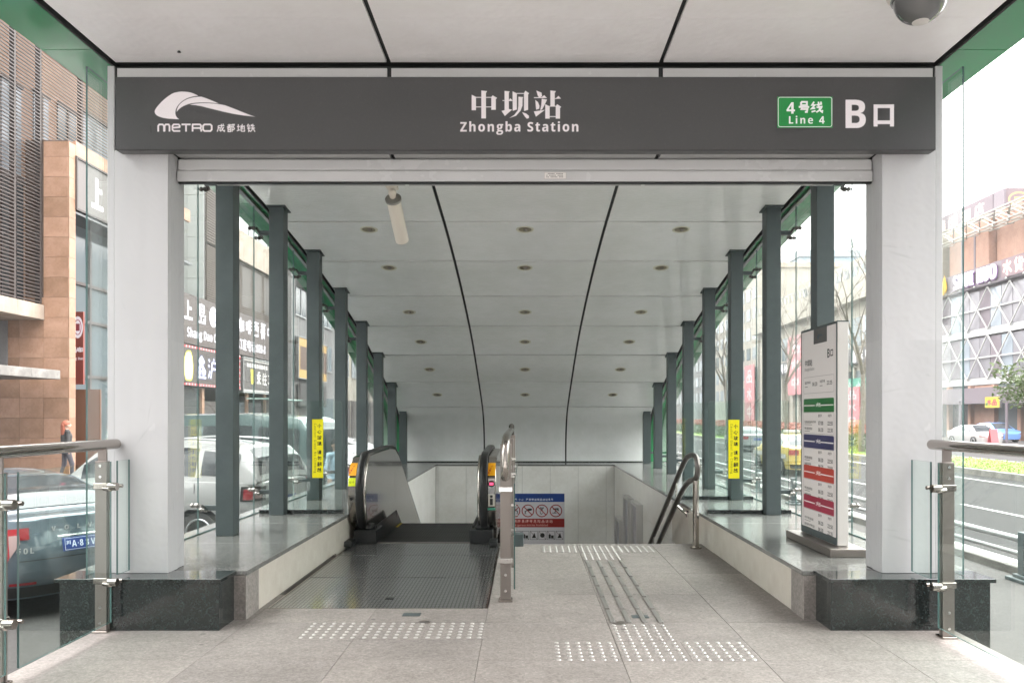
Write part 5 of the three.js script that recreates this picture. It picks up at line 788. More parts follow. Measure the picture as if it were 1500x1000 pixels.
makeCar('blue saloon half hidden behind the white car across the road', undefined, [35.6, -0.66, 58.6], -Math.PI / 2, saloon(carPaint(0.10, 0.22, 0.55)));
makeCar('yellow taxi with a white band driving away on the near side of the road', undefined, [10.2, -0.796, 29.5], Math.PI / 2, saloon(carPaint(0.42, 0.32, 0.06), { name: 'taxi', category: 'taxi', more: (t) => { part(t, 'roof_sign', rb(-0.1, 0.1, 1.48, 1.6, -0.3, 0.3, 0.03), M.paint); part(t, 'door_band', [rb(-2.0, 1.9, 0.62, 0.78, 0.897, 0.905), rb(-2.0, 1.9, 0.62, 0.78, -0.905, -0.897)], M.paint); } }));
makeCar('grey saloon on the near lanes farther down the road', undefined, [13.5, -0.796, 47], Math.PI / 2, saloon(carPaint(0.25, 0.26, 0.27, 0.3)));
// ---------------------------------------------------------------- buildings on the left: louvred corner building, signs, shops
const LED = (map, k = 0.9) => std({ map, color: lin(0.55, 0.55, 0.55), emissiveMap: map, emissive: lin(1, 1, 1), emissiveIntensity: k * 0.16, roughness: 0.5 });
{
  const t = thing('louvred_building', 'tan tiled corner building with dark horizontal louvres at the far left', 'building', [-15, -0.5, 24]);
  const X = -14.4, tl = (geo, parent = t) => part(parent, 'wall_tile', geo, M.tan[Math.floor(tr() * 3)]), tr = rng(21);
  // upper volume behind the louvres
  part(t, 'upper_wall', [rb(-24, X - 0.55, 4.5, 19, 6, 31)], M.tan[2]);
  const band = part(t, 'lower_wall', [rb(-24, -16.6, -0.5, 4.4, 23.5, 31), rb(-16.6, -13.68, -0.5, 9.6, 23.06, 23.35)], M.joint);
  for (const [a, b, y0, y1, m] of [[6, 21.6, 9.7, 12.2, M.winBlue], [21.95, 22.8, 8.4, 11, M.winBlue], [21.95, 22.9, 4.7, 8.2, M.winDark], [23.4, 24.1, 9.6, 11.2, M.winBlue], [24.6, 25.6, 9.9, 11.3, M.winMid], [26, 29.5, 9.2, 11.6, M.winBlue], [23.2, 24.0, 8.2, 9.2, M.winBlue]]) { const w = part(t, 'window', rb(X - 0.56, X - 0.5, y0, y1, a, b), m); part(w, 'window_frame', [rb(X - 0.52, X - 0.46, y0 - 0.08, y0, a - 0.06, b + 0.06), rb(X - 0.52, X - 0.46, y1, y1 + 0.08, a - 0.06, b + 0.06), rb(X - 0.52, X - 0.46, y0, y1, (a + b) / 2 - 0.04, (a + b) / 2 + 0.04)], M.slat); }
  for (const [a, b, y0, m] of [[6, 21.75, 4.72, M.slat], [21.85, 22.92, 4.72, M.slat], [23.0, 30.5, 9.62, M.slatLight]]) { const s = []; for (let y = y0; y < 15.5; y += 0.105) s.push(rb(X - 0.03, X, y, y + 0.034, a, b)); part(t, 'louvre_bay', s, m, { stuff: true }); }
  for (const d of [18, 21.8, 22.95, 25.1, 27.4, 30.6]) part(t, 'louvre_post', rb(X - 0.16, X - 0.02, d > 22.97 ? 9.62 : 4.7, 16, d - 0.045, d + 0.045), M.slat);
  for (let k = 0; k < 9; k++) part(t, 'ledge_slab', rb(X - 1.4, X + 0.06, 4.22, 4.66, 23 - (k + 1) * 1.2, 23 - k * 1.2 - 0.008, 0.01), M.ledge);
  for (let k = 0; k < 5; k++) part(t, 'awning_slab', rb(-15.6, -13.5, 2.42, 2.68, 22.4 - (k + 1) * 1.3, 22.4 - k * 1.3 - 0.008, 0.01), M.kerb);
  part(t, 'grey_panel', rb(-17.4, -15.45, 2.7, 4.2, 22.98, 23.05), M.greyWall);
  // frontal stone tiles of the pier and the wall behind the street
  for (let r = 0; r < 17; r++) { const y0 = -0.5 + r * 0.6, y1 = Math.min(9.55, y0 + 0.594); tl(rb(-14.38, -13.655, y0, y1, 23.02, 23.055, 0.004)); tl(rb(-13.65, -13.62, y0, y1, 23.03, 23.36, 0.004)); }
  for (let r = 0; r < 9; r++) for (let c = 0; c < 4; c++) { const x1 = -14.386 - c * 0.72, y0 = -0.5 + r * 0.6; if (y0 > 2.6 && c > 1) continue; tl(rb(x1 - 0.714, x1, y0, y0 + 0.594, 23.03, 23.057, 0.004)); }
  for (let c = 0; c < 5; c++) { const a = 23.37 + c * 1.6; tl(rb(-13.72, -13.62, 9.2, 9.68, a, a + 1.59, 0.004)); }
  part(t, 'portal_soffit', rb(-16, -13.65, 7.5, 7.6, 23.4, 31.6), M.winDark);
  part(t, 'curtain_wall', rb(-14.6, -14.5, -0.5, 7.6, 24.6, 31.7), M.winMid);
  for (const d of [25.6, 27.2, 28.8, 30.4]) part(t, 'mullion', rb(-14.5, -14.42, -0.5, 7.6, d - 0.05, d + 0.05), M.slat); for (const y of [2.6, 4.4, 5.6]) part(t, 'mullion', rb(-14.49, -14.43, y, y + 0.1, 24.6, 31.7), M.slat);
  part(t, 'brown_door', rb(-14.3, -13.5, -0.5, 2.2, 24.5, 24.56), std({ color: lin(0.14, 0.06, 0.03), roughness: 0.5 }));
}
const sideSign = (name, label, cat, X, d0, d1, y0, y1, map, frame, k = 0.9, th = 0.14, at = M.signGrey) => { // sign board on a facade along the street, facing the road
  const s = Math.sign(-X), t = thing(name, label, cat, [X - s * th / 2, y0, (d0 + d1) / 2]);
  part(t, 'board', rb(X - s * th, X, y0, y1, d0, d1, 0.01), at);
  // text reads left to right as seen from the road: far to near on the right, near to far on the left
  const a = s > 0 ? V3(X + s * 0.012, y0, d0) : V3(X + s * 0.012, y0, d1), u = new THREE.Vector3(0, 0, s > 0 ? -(d1 - d0) : d1 - d0);
  part(t, 'sign_print', sheet(a, u, new THREE.Vector3(0, y1 - y0, 0)), LED(map, k), { uv: true });
  if (frame) part(t, 'sign_frame', [rb(X, X + s * 0.05, y0 - 0.06, y0, d0 - 0.06, d1 + 0.06), rb(X, X + s * 0.05, y1, y1 + 0.06, d0 - 0.06, d1 + 0.06), rb(X, X + s * 0.05, y0, y1, d0 - 0.06, d0), rb(X, X + s * 0.05, y0, y1, d1, d1 + 0.06)], frame);
  return t;
};
{
  const dark = '#5a4e4b', white = '#f4f1ff';
  sideSign('shop_sign', 'grey sign board with one large white character set in the portal of the louvred building', 'sign', -13.62, 23.4, 30.4, 7.66, 9.17, canvas(1400, 302, (g, w, h) => { g.fillStyle = '#6f6965'; g.fillRect(0, 0, w, h); ink(g, white); glyph(g, '上', 150, 38, 220, 0.14, 0.68); glyph(g, '島', 400, 38, 220, 0.1, 0.8); glyph(g, '咖', 700, 38, 220, 0.1, 0.8); }), M.slat, 0.25, 0.2);
  // frontal red board
  const rt = thing('shop_sign', 'red upright sign board with a round white emblem beside the tiled pier', 'sign', [-13.9, 2.4, 24.45]);
  part(rt, 'board', rb(-14.35, -13.97, 2.35, 4.65, 24.38, 24.44), std({ color: lin(0.22, 0.045, 0.03), roughness: 0.5 }));
  part(rt, 'sign_print', sheet(V3(-14.35, 2.35, 24.372), new THREE.Vector3(0.38, 0, 0), new THREE.Vector3(0, 2.3, 0)), LED(canvas(96, 560, (g, w, h) => { g.fillStyle = '#7b3225'; g.fillRect(0, 0, w, h); ink(g, '#f3eef6'); g.beginPath(); g.ellipse(52, 120, 42, 84, 0, 0, 7); g.fill(); g.strokeStyle = '#a03a50'; g.lineWidth = 6; g.beginPath(); g.ellipse(52, 120, 27, 56, 0, 0, 7); g.stroke(); g.fillStyle = '#8a2f3c'; g.fillRect(36, 92, 32, 56); ink(g, '#f3eef6'); glyphs(g, '島咖', 0, 268, 46, 0.14, 1.04); g.font = 'bold 26px sans-serif'; g.fillText('ang Dao', 0, 370); }), 0.3), { uv: true });
  const board = canvas(2048, 300, (g, w, h) => {
    g.fillStyle = dark; g.fillRect(0, 0, w, h); ink(g, white); const D = (d) => (d - 31) / 13.6 * w;
    glyph(g, '上', D(31.6), 30, 130, 0.14); glyph(g, '島', D(32.95), 30, 130, 0.1); g.beginPath(); g.arc(D(34.6), 96, 66, 0, 7); g.fill(); g.strokeStyle = '#7d6a8a'; g.lineWidth = 7; g.beginPath(); g.arc(D(34.6), 96, 44, 0, 7); g.stroke(); g.beginPath(); g.moveTo(D(34.6) - 20, 96); g.lineTo(D(34.6) + 20, 96); g.stroke();
    ink(g, white); [...'咖啡西餐中西'].forEach((c, i) => glyph(g, c, D(37.6) + i * 158, 24, 120, 0.11)); g.font = 'bold 78px sans-serif'; g.fillText('Shang Dao Coffee', D(31.9), 258); g.save(); glyphs(g, '订座电话', D(37.6), 180, 84, 0.12, 1.06); g.font = 'bold 84px sans-serif'; g.fillText(':028-8', D(40.0), 256); g.restore();
  });
  sideSign('shop_sign', 'long grey-brown sign board with white characters over the shops left of the columns', 'sign', -14.0, 31, 44.6, 4.35, 6.42, board, null, 0.55);
  sideSign('shop_sign', 'brown shop sign edged with red lights and a yellow emblem under the long sign board', 'sign', -13.9, 31, 37.6, 2.6, 4.28, canvas(1024, 260, (g, w, h) => { g.fillStyle = '#4c4340'; g.fillRect(0, 0, w, h); for (let x = 0; x < w; x += 22) for (const y of [10, h - 10]) { g.fillStyle = (x / 22) % 2 ? '#ff3346' : '#ffd9dc'; g.beginPath(); g.arc(x + 8, y, 8, 0, 7); g.fill(); } for (let y = 0; y < h; y += 22) { g.fillStyle = (y / 22) % 2 ? '#ff3346' : '#ffd9dc'; g.beginPath(); g.arc(w - 10, y, 8, 0, 7); g.fill(); } g.fillStyle = '#f4f2c8'; g.strokeStyle = '#e8e04a'; g.lineWidth = 10; g.beginPath(); g.moveTo(120, 40); g.bezierCurveTo(40, 60, 60, 220, 100, 225); g.lineTo(160, 225); g.bezierCurveTo(210, 210, 200, 60, 150, 40); g.closePath(); g.fill(); g.stroke(); g.shadowColor = '#5866ff'; g.shadowBlur = 14; ink(g, '#f2f3ff'); glyph(g, '鑫', 250, 56, 150, 0.1); glyph(g, '沪', 430, 56, 150, 0.1); glyph(g, '湘', 640, 56, 150, 0.1); glyph(g, '餐', 820, 56, 150, 0.1); }), null, 0.75, 0.2);
  sideSign('shop_sign', 'framed grey shop sign with a yellow cup emblem next to the red-lit one', 'sign', -13.9, 38, 44.4, 2.55, 4.2, canvas(1024, 264, (g, w, h) => { g.fillStyle = '#575250'; g.fillRect(0, 0, w, h); g.strokeStyle = '#c9c4c0'; g.lineWidth = 12; g.strokeRect(10, 10, w - 20, h - 20); g.fillStyle = '#e4d34a'; g.beginPath(); g.moveTo(160, 80); g.lineTo(240, 80); g.lineTo(222, 200); g.lineTo(178, 200); g.fill(); ink(g, '#efeae6'); g.font = 'bold 44px sans-serif'; for (let k = 0; k < 9; k++) g.fillRect(80 + k * 56, 36, 38, 30); glyphs(g, '乘往末乘', 300, 92, 110, 0.12, 1.3); }), M.galv, 0.35);
}
{ // the block across the forecourt, behind the viewer
  const t = thing('street_building', 'long stone block facing the entrance across the forecourt', 'building', [0, -0.8, -24]);
  part(t, 'wall', rb(-45, 45, -0.8, 22, -34, -20), M.greyWall);
  for (let f = 0; f < 6; f++) for (let k = 0; k < 22; k++) part(t, 'window', rb(-43 + k * 4, -40.4 + k * 4, 2.6 + f * 3.3, 4.5 + f * 3.3, -20.0, -19.95), M.winMid);
}
{ // the tower behind the long sign, shops under it
  const t = thing('shop_building', 'tall building with white tiles and grey louvres above the lit shop signs', 'building', [-18, -0.5, 39]);
  part(t, 'wall', [rb(-24, -14.2, 2.0, 24, 34.1, 45)], M.greyWall);
  for (let r = 0; r < 18; r++) for (let c = 0; c < 2; c++) part(t, 'white_panel', rb(-14.2 - (c + 1) * 0.72, -14.2 - c * 0.72 - 0.015, 6.5 + r * 0.92, 6.5 + r * 0.92 + 0.905, 34.04, 34.09), M.whiteTile);
  for (let r = 0; r < 14; r++) part(t, 'blue_pane', rb(-16.2, -15.66, 6.5 + r * 1.2, 6.5 + r * 1.2 + 1.17, 34.03, 34.09), M.winMid);
  const s1 = [], s2 = []; for (let y = 6.5; y < 9.0; y += 0.1) s1.push(rb(-14.2, -14.12, y, y + 0.05, 34.2, 45)); for (let y = 9.0; y < 14; y += 0.12) s2.push(rb(-14.2, -14.12, y, y + 0.06, 34.2, 36.4)); part(t, 'louvre_bay', s1, M.slatLight, { stuff: true }); part(t, 'louvre_bay', s2, M.slatLight, { stuff: true });
  for (let k = 0; k < 5; k++) part(t, 'window', rb(-14.2, -14.15, 6.8, 8.8, 37.0 + k * 1.6, 38.2 + k * 1.6), M.winMid);
  for (let k = 0; k < 5; k++) part(t, 'stone_band', rb(-14.2, -13.95, 9.0, 10.45, 36.5 + k * 1.75, 36.5 + k * 1.75 + 1.735), M.ledge);
  for (let k = 0; k < 6; k++) part(t, 'white_panel', rb(-14.2, -14.1, 10.5, 14, 36.5 + k * 1.45, 36.5 + k * 1.45 + 1.3), M.whiteTile);
  for (let k = 0; k < 5; k++) part(t, 'shop_front', rb(-14.3, -14.2, -0.5, 2.5, 31.2 + k * 2.7, 33.7 + k * 2.7), [M.winDark, M.slat, M.winMid, M.winDark, M.slat][k]);
  for (let k = 0; k < 6; k++) part(t, 'shop_pier', rb(-14.35, -14.1, -0.5, 2.55, 30.95 + k * 2.7, 31.2 + k * 2.7), M.tan[k % 3]);
  part(t, 'shop_wall', rb(-24, -14.35, -0.5, 2.55, 31, 45), M.slat);
  part(t, 'awning', [beam(V3(-13.3, 2.2, 38.4), V3(-13.3, 2.2, 44), 1.2, 0.06)], std({ color: lin(0.28, 0.40, 0.36), roughness: 0.7 }));
}
{ // farther row on the left
  const r = rng(77);
  [[45.2, 58, -13.7, 13, M.greyWall, 'grey building with a gold framed sign down the street on the left'], [58.3, 76, -14.0, 17, M.creamWall, 'cream building with dark windows farther down the left side of the street'], [76.4, 110, -13.6, 14, M.tan[1], 'tan building at the far end of the left side of the street'], [111, 170, -13.0, 20, M.greyWall, 'pale grey block closing the view down the left street']].forEach(([a, b, X, H, m, label], bi) => {
    const t = thing('street_building', label, 'building', [X - 4, -0.5, (a + b) / 2]);
    part(t, 'wall', rb(X - 9, X, -0.5, H, a, b), m); part(t, 'parapet', rb(X - 9, X + 0.25, H, H + 0.5, a, b), M.ledge);
    const n = Math.floor((b - a) / 3.2); for (let f = 0; f < 4; f++) for (let k = 0; k < n; k++) { const y = 4.4 + f * 3, d = a + 0.7 + k * 3.2; if (y + 1.8 > H) continue; const w = part(t, 'window', rb(X, X + 0.05, y, y + 1.7, d, d + 2.1), r() > 0.5 ? M.winMid : M.winDark); if (bi < 2) part(w, 'window_frame', [rb(X + 0.02, X + 0.09, y - 0.08, y, d - 0.05, d + 2.15), rb(X + 0.02, X + 0.09, y, y + 1.7, d + 1.02, d + 1.08)], M.galv); }
    for (let k = 0; k < n; k++) part(t, 'shop_front', rb(X, X + 0.06, -0.5, 2.5, a + 0.5 + k * 3.2, a + 3.3 + k * 3.2), r() > 0.5 ? M.winDark : M.slat);
  });
  sideSign('shop_sign', 'gold edged brown sign on the grey building seen between the left columns', 'sign', -13.4, 45.6, 52, 3.6, 6.0, canvas(512, 192, (g, w, h) => { g.fillStyle = '#d6ad62'; g.fillRect(0, 0, w, h); g.fillStyle = '#6b5042'; g.fillRect(26, 40, w - 26, h - 80); ink(g, '#8d6a50'); glyphs(g, '品西餐', 120, 64, 64, 0.12, 1.3); }), M.galv, 0.15);
  sideSign('shop_sign', 'dark sign with red characters under the gold edged one', 'sign', -13.4, 46, 52, 1.9, 3.3, canvas(512, 128, (g, w, h) => { g.fillStyle = '#45413f'; g.fillRect(0, 0, w, h); ink(g, '#f06a50'); glyphs(g, '水货店', 150, 26, 76, 0.14, 1.2); }), null, 0.4);
  sideSign('shop_sign', 'yellow sign with blue-white letters far down the left street', 'sign', -13.1, 77, 88, 3.2, 6.2, canvas(512, 150, (g, w, h) => { g.fillStyle = '#a59a4c'; g.fillRect(0, 0, w, h); g.fillStyle = '#56505c'; g.fillRect(0, 70, w, 80); ink(g, '#f0f0ff'); glyphs(g, '心中号线口', 40, 78, 62, 0.16, 1.4); }), null, 0.35);
  sideSign('shop_sign', 'red and white upright sign far down the left street', 'sign', -12.9, 66, 70, 1.6, 4.4, canvas(256, 180, (g, w, h) => { g.fillStyle = '#c2463c'; g.fillRect(0, 0, w, h); ink(g, '#f6eeee'); glyphs(g, '中号', 36, 50, 80, 0.16, 1.2); }), null, 0.3);
  sideSign('shop_sign', 'red rooftop sign letters band on the grey building beyond the second column', 'sign', -13.3, 46, 56, 9.2, 10.8, canvas(512, 96, (g, w, h) => { g.fillStyle = '#b8a49a'; g.fillRect(0, 0, w, h); ink(g, '#d63a3e'); glyphs(g, '西餐酒店咖啡', 20, 10, 76, 0.2, 1.08); }), null, 0.2);
}
// ---------------------------------------------------------------- buildings on the right
{
  const X = 39, a = 47, b = 78.5, t = thing('lattice_building', 'shopping block with white diamond lattice over glass and a lettered band across the road', 'building', [44, -0.66, 62]);
  part(t, 'core', rb(X + 0.5, X + 12, -0.66, 12.3, a, b), M.purple);
  const rows = [[4.4, 8.15], [8.6, 12.2]];
  for (let k = 0; k * 1.5 + a < b - 1; k++) { const d = a + k * 1.5; for (const [y0, y1] of rows) part(t, 'glass_panel', rb(X + 0.25, X + 0.3, y0 + 0.2, y1 - 0.15, d + 0.04, d + 1.46), [M.lattice, M.purple, M.winBlue, M.lattice][(k * 7 + Math.round(y0)) % 4]); }
  for (const [y0, y1] of rows) { part(t, 'spandrel', rb(X + 0.1, X + 0.35, y0 - 0.45, y0 + 0.15, a, b), M.galv); part(t, 'rail', rb(X + 0.02, X + 0.12, (y0 + y1) / 2 - 0.06, (y0 + y1) / 2 + 0.06, a, b), M.paint); for (let k = 0; k * 3 + a < b - 2; k++) { const d = a + k * 3, m = (y0 + y1) / 2; const st = (p, q) => beam(V3(X, p[1], p[0]), V3(X, q[1], q[0]), 0.09, 0.08); part(t, 'lattice_bar', st([d, y0], [d + 3, y1]), M.paint); part(t, 'lattice_bar', st([d + 3, y0], [d, y1]), M.paint); } }
  part(t, 'roof_band', rb(X - 0.15, X + 0.6, 12.3, 14.0, a, b), M.purple);
  part(t, 'entrance_awning', rb(X - 1.6, X + 0.2, 2.3, 3.6, 54, b), M.purple);
  for (let k = 0; k < 9; k++) part(t, 'shop_front', rb(X + 0.2, X + 0.5, -0.66, 3.9, a + 0.3 + k * 3.4, a + 3.2 + k * 3.4), [M.winDark, M.winMid, M.brick][k % 3]);
  for (let k = 0; k < 10; k++) part(t, 'shop_pier', rb(X - 0.1, X + 0.3, -0.66, 3.9, a - 0.1 + k * 3.4, a + 0.3 + k * 3.4), M.brick);
  // brick volumes set back on the roof
  part(t, 'brick_volume', [rb(X + 1, X + 9, 14.0, 18.4, 66.5, 72.6), rb(X + 1.6, X + 9, 14.0, 18.9, a + 4, 66.3)], M.brick);
  part(t, 'white_volume', rb(X + 0.4, X + 9, 14.0, 18.8, 73, b + 2), M.creamWall); part(t, 'dark_window', rb(X + 0.32, X + 0.42, 14.2, 17.0, 73.5, b + 1), M.winMid);
  for (const d of [58.5, 62.5, 68.5, 70.5]) part(t, 'pilaster', rb(X + (d < 66.4 ? 1.55 : 0.95), X + 2, 14.0, 18.2, d - 0.12, d + 0.12), M.purple);
  // steel truss canopy
  const bars = [], steel = std({ color: lin(0.24, 0.225, 0.195), roughness: 0.5 }), P = (u, v, w) => V3(X - 1.2 + u * 8, 16.8 + u * 1.4 + w, 54 + v * 24);
  for (let i = 0; i <= 7; i++) for (let j = 0; j <= 12; j++) { const u = i / 7, v = j / 12, u2 = (i + 1) / 7, v2 = (j + 1) / 12; if (i < 7) bars.push(beam(P(u, v, 1.1), P(u2, v, 1.1), 0.11, 0.11), beam(P(u, v, 0), P(u2, v, 0), 0.09, 0.09)); if (j < 12) bars.push(beam(P(u, v, 1.1), P(u, v2, 1.1), 0.11, 0.11), beam(P(u, v, 0), P(u, v2, 0), 0.09, 0.09), beam(P(u, v, 0), P(u, v2, 1.1), 0.07, 0.07)); if (i < 7 && j < 12) bars.push(beam(P(u, v, 1.1), P(u2, v2, 0), 0.07, 0.07)); }
  part(t, 'truss_canopy', bars, steel, { stuff: true });
  // lettered band
  const sg = thing('lettered_sign', 'white block letters standing on the band of the lattice building', 'sign', [X - 0.3, 11.9, 62]);
  const glow = std({ color: lin(0.4, 0.38, 0.42), emissive: lin(0.9, 0.8, 1), emissiveIntensity: 0.1, roughness: 0.4 }), back = std({ color: lin(0.16, 0.04, 0.22), roughness: 0.5 });
  let d = 69.4; for (const ch of 'SHUI HUO') { if (ch === ' ') { d -= 0.42; continue; } const g = new TextGeometry(ch, { font: FONT, size: 1.22, depth: 0.16, curveSegments: 4 }); g.computeBoundingBox(); const w = g.boundingBox.max.x * 0.74; g.scale(0.74, 1, 1); const put = (q, dx, dd) => q.clone().rotateY(-Math.PI / 2).translate(X - 0.32 + dx, 12.56 - (dx ? 0.05 : 0), -(d + dd)); part(sg, 'letter', put(g, 0, 0), glow); part(sg, 'letter_back', put(g, 0.12, 0.07), back); d -= w + 0.12; }
  const cm = canvas(512, 160, (g, w, h) => { g.fillStyle = '#71585f'; g.fillRect(0, 0, w, h); ink(g, '#fdf3ee'); g.shadowColor = '#ff6a28'; g.shadowBlur = 10; glyph(g, '水', 10, 12, 130, 0.15); glyph(g, '货', 160, 12, 130, 0.12); ink(g, '#f3ecff'); g.font = 'bold 60px sans-serif'; g.fillText('精', 330, 80); glyph(g, '品', 330, 20, 110, 0.14); });
  part(sg, 'character_panel', sheet(V3(X - 0.3, 12.45, 62.6), new THREE.Vector3(0, 0, 5.0), new THREE.Vector3(0, 1.5, 0)), LED(cm, 0.35), { uv: true });
  part(sg, 'flame_emblem', [new THREE.SphereGeometry(0.62, 12, 8).scale(0.25, 1.0, 1).translate(X - 0.35, 13.0, -71.2), new THREE.ConeGeometry(0.34, 0.9, 8).scale(0.4, 1, 1).translate(X - 0.35, 13.8, -71.0), new THREE.ConeGeometry(0.26, 0.7, 8).scale(0.4, 1, 1).translate(X - 0.35, 13.7, -71.5)], std({ color: lin(0.35, 0.22, 0.03), emissive: lin(1, 0.65, 0.1), emissiveIntensity: 0.06 }));
  for (let k = 0; k < 12; k++) part(sg, 'band_lamp', new THREE.SphereGeometry(0.1, 8, 6).translate(X - 0.3, 12.36, -(51 + k * 2.2)), M.paint);
  sideSign('shop_sign', 'small yellow and red shop sign under the awning of the lattice building', 'sign', 37.2, 60.4, 62.3, 1.95, 2.8, canvas(192, 112, (g, w, h) => { g.fillStyle = '#d8b820'; g.fillRect(0, 0, w, h); ink(g, '#a8304a'); glyphs(g, '水品', 24, 24, 64, 0.2, 1.1); g.fillStyle = '#3a7a3a'; g.fillRect(8, 60, 30, 30); }), null, 0.1);
  // the hotel block behind
  const h = thing('hotel_building', 'purple-grey hotel block with a lettered roof band rising behind the lattice building', 'building', [52, -0.66, 82]);
  part(h, 'wall', rb(47, 62, -0.66, 21.2, 75.5, 100), M.blueWall); part(h, 'roof_band', rb(46.8, 62, 21.2, 23.5, 75.3, 100.2), M.purple);
  for (let k = 0; k < 4; k++) part(h, 'window_band', rb(46.92, 46.99, 18.9, 20.9, 76.2 + k * 5.9, 81.4 + k * 5.9), M.winBlue);
  sideSign('roof_sign', 'row of pale characters on the roof band of the hotel block', 'sign', 46.75, 77, 89, 21.3, 23.4, canvas(512, 100, (g, w, h) => { g.fillStyle = '#5f4d57'; g.fillRect(0, 0, w, h); ink(g, '#e9d2c4'); glyphs(g, '狮阁酒店', 60, 12, 78, 0.13, 1.35); }), null, 0.3, 0.1, M.purple);
  const fs = thing('roof_sign', 'gold oval and character on the front end of the hotel roof band', 'sign', [49, 21.3, 75.2]); part(fs, 'sign_print', sheet(V3(47.0, 21.3, 75.25), new THREE.Vector3(5, 0, 0), new THREE.Vector3(0, 2.2, 0)), LED(canvas(256, 112, (g, w, hh) => { g.fillStyle = '#6c565c'; g.fillRect(0, 0, w, hh); ink(g, '#e2b25c'); g.lineWidth = 8; g.beginPath(); g.ellipse(64, 56, 50, 34, 0, 0, 7); g.stroke(); g.fillRect(40, 44, 48, 22); glyph(g, '印', 150, 16, 80, 0.13); }), 0.25), { uv: true });
}
{ // cream building, blue tower, farther blocks seen through the right-hand glass
  const r = rng(91), windows = (t, X, a, b, y0, floors, fh, w, gap, mats) => { const n = Math.floor((b - a) / (w + gap)); for (let f = 0; f < floors; f++) for (let k = 0; k < n; k++) part(t, 'window', rb(X - 0.06, X, y0 + f * fh, y0 + f * fh + fh * 0.6, a + gap / 2 + k * (w + gap), a + gap / 2 + k * (w + gap) + w), mats[Math.floor(r() * mats.length)]); };
  const t = thing('cream_building', 'long cream building with a thick roof band and rows of blue windows across the road', 'building', [45, -0.66, 104]);
  part(t, 'wall', rb(39, 52, -0.66, 14.5, 82, 128), M.creamWall); part(t, 'roof_band', rb(37.8, 52.2, 14.5, 17.2, 81.6, 128.4), M.creamWall); part(t, 'brick_pier', rb(38.6, 39, -0.66, 14.5, 82, 85.4), M.brick);
  part(t, 'upper_floor', rb(44, 56, 17.2, 22, 90, 124), M.creamWall); windows(t, 44, 91, 123, 18, 1, 5, 1.6, 1.0, [M.winMid, M.winDark]);
  windows(t, 39, 86, 127, 9.4, 1, 5.6, 2.6, 0.5, [M.winMid, M.winBlue, M.winDark]); windows(t, 39, 86, 127, 4.6, 1, 3.2, 2.6, 0.4, [M.winMid, M.winDark]);
  for (let k = 0; k < 18; k++) part(t, 'pier', rb(38.7, 39, -0.66, 6.9, 86 + k * 2.3, 86.5 + k * 2.3), M.creamWall);
  const truss = []; for (let k = 0; k < 30; k++) truss.push(beam(V3(37.9, 17.3, 82 + k * 1.5), V3(37.9, 18.5, 82.75 + k * 1.5), 0.1, 0.1), beam(V3(37.9, 18.5, 82.75 + k * 1.5), V3(37.9, 17.3, 83.5 + k * 1.5), 0.1, 0.1)); truss.push(beam(V3(37.9, 18.5, 82), V3(37.9, 18.5, 127), 0.12, 0.12)); part(t, 'roof_truss', truss, M.paint, { stuff: true });
  sideSign('shop_sign', 'dark sign band with white characters along the cream building', 'sign', 38.4, 84, 118, 7.3, 9.1, canvas(2048, 110, (g, w, h) => { g.fillStyle = '#4a4244'; g.fillRect(0, 0, w, h); ink(g, '#f2eef0'); glyphs(g, '明号线品西餐 小心中号 上 店品 首末班车', 60, 14, 84, 0.14, 1.24); }), null, 0.35);
  sideSign('shop_sign', 'green shop sign low on the cream building', 'sign', 38.3, 84, 100, 4.0, 5.6, canvas(512, 56, (g, w, h) => { g.fillStyle = '#3c9a80'; g.fillRect(0, 0, w, h); ink(g, '#e6f4ee'); g.beginPath(); g.arc(28, 28, 20, 0, 7); g.fill(); glyphs(g, '中号心小', 120, 10, 38, 0.15, 2.0); }), null, 0.2);
  for (const [d0, d1, y0, y1, what] of [[88, 92, -0.2, 4.6, 'nearest'], [106, 112, 4.2, 12.5, 'largest'], [128.5, 134, -0.2, 9.8, 'farthest']]) sideSign('hanging_banner', what + ' red hanging banner on the buildings across the road', 'banner', 38.2, d0, d1, y0, y1, canvas(96, 256, (g, w, h) => { g.fillStyle = '#d87f86'; g.fillRect(0, 0, w, h); ink(g, '#f6d6d8'); [...'品水中'].forEach((c, i) => glyph(g, c, 20, 20 + i * 78, 56, 0.14)); }), null, 0.15, 0.1, M.red);
  const bt = thing('blue_tower', 'pale blue tower block beyond the cream building', 'building', [60, -0.66, 150]);
  part(bt, 'wall', rb(50, 75, -0.66, 30, 140, 175), M.blueWall); part(bt, 'roof_band', rb(49.6, 75.4, 30, 31.2, 139.6, 175), M.winBlue); for (let f = 0; f < 7; f++) part(bt, 'window_band', [rb(49.9, 49.99, 5 + f * 3.4, 6.9 + f * 3.4, 141, 174), rb(51, 74, 5 + f * 3.4, 6.9 + f * 3.4, 139.9, 139.99)], M.winBlue);
  [[129, 160, 39, 26, M.creamWall, 'stepped cream block beyond the long cream building'], [161, 210, 38, 20, M.greyWall, 'grey block far down the right side of the road'], [212, 280, 36, 30, M.blueWall, 'hazy blue block at the far end of the right side of the road']].forEach(([a, b, X, H, m, label]) => { const q = thing('street_building', label, 'building', [X + 7, -0.66, (a + b) / 2]); part(q, 'wall', rb(X, X + 14, -0.66, H, a, b), m); part(q, 'parapet', rb(X - 0.3, X + 14.3, H, H + 0.8, a - 0.3, b + 0.3), M.ledge); windows(q, X, a, b, 4, Math.floor((H - 5) / 3.4), 3.4, 2.2, 1.4, [M.winMid, M.winBlue]); });
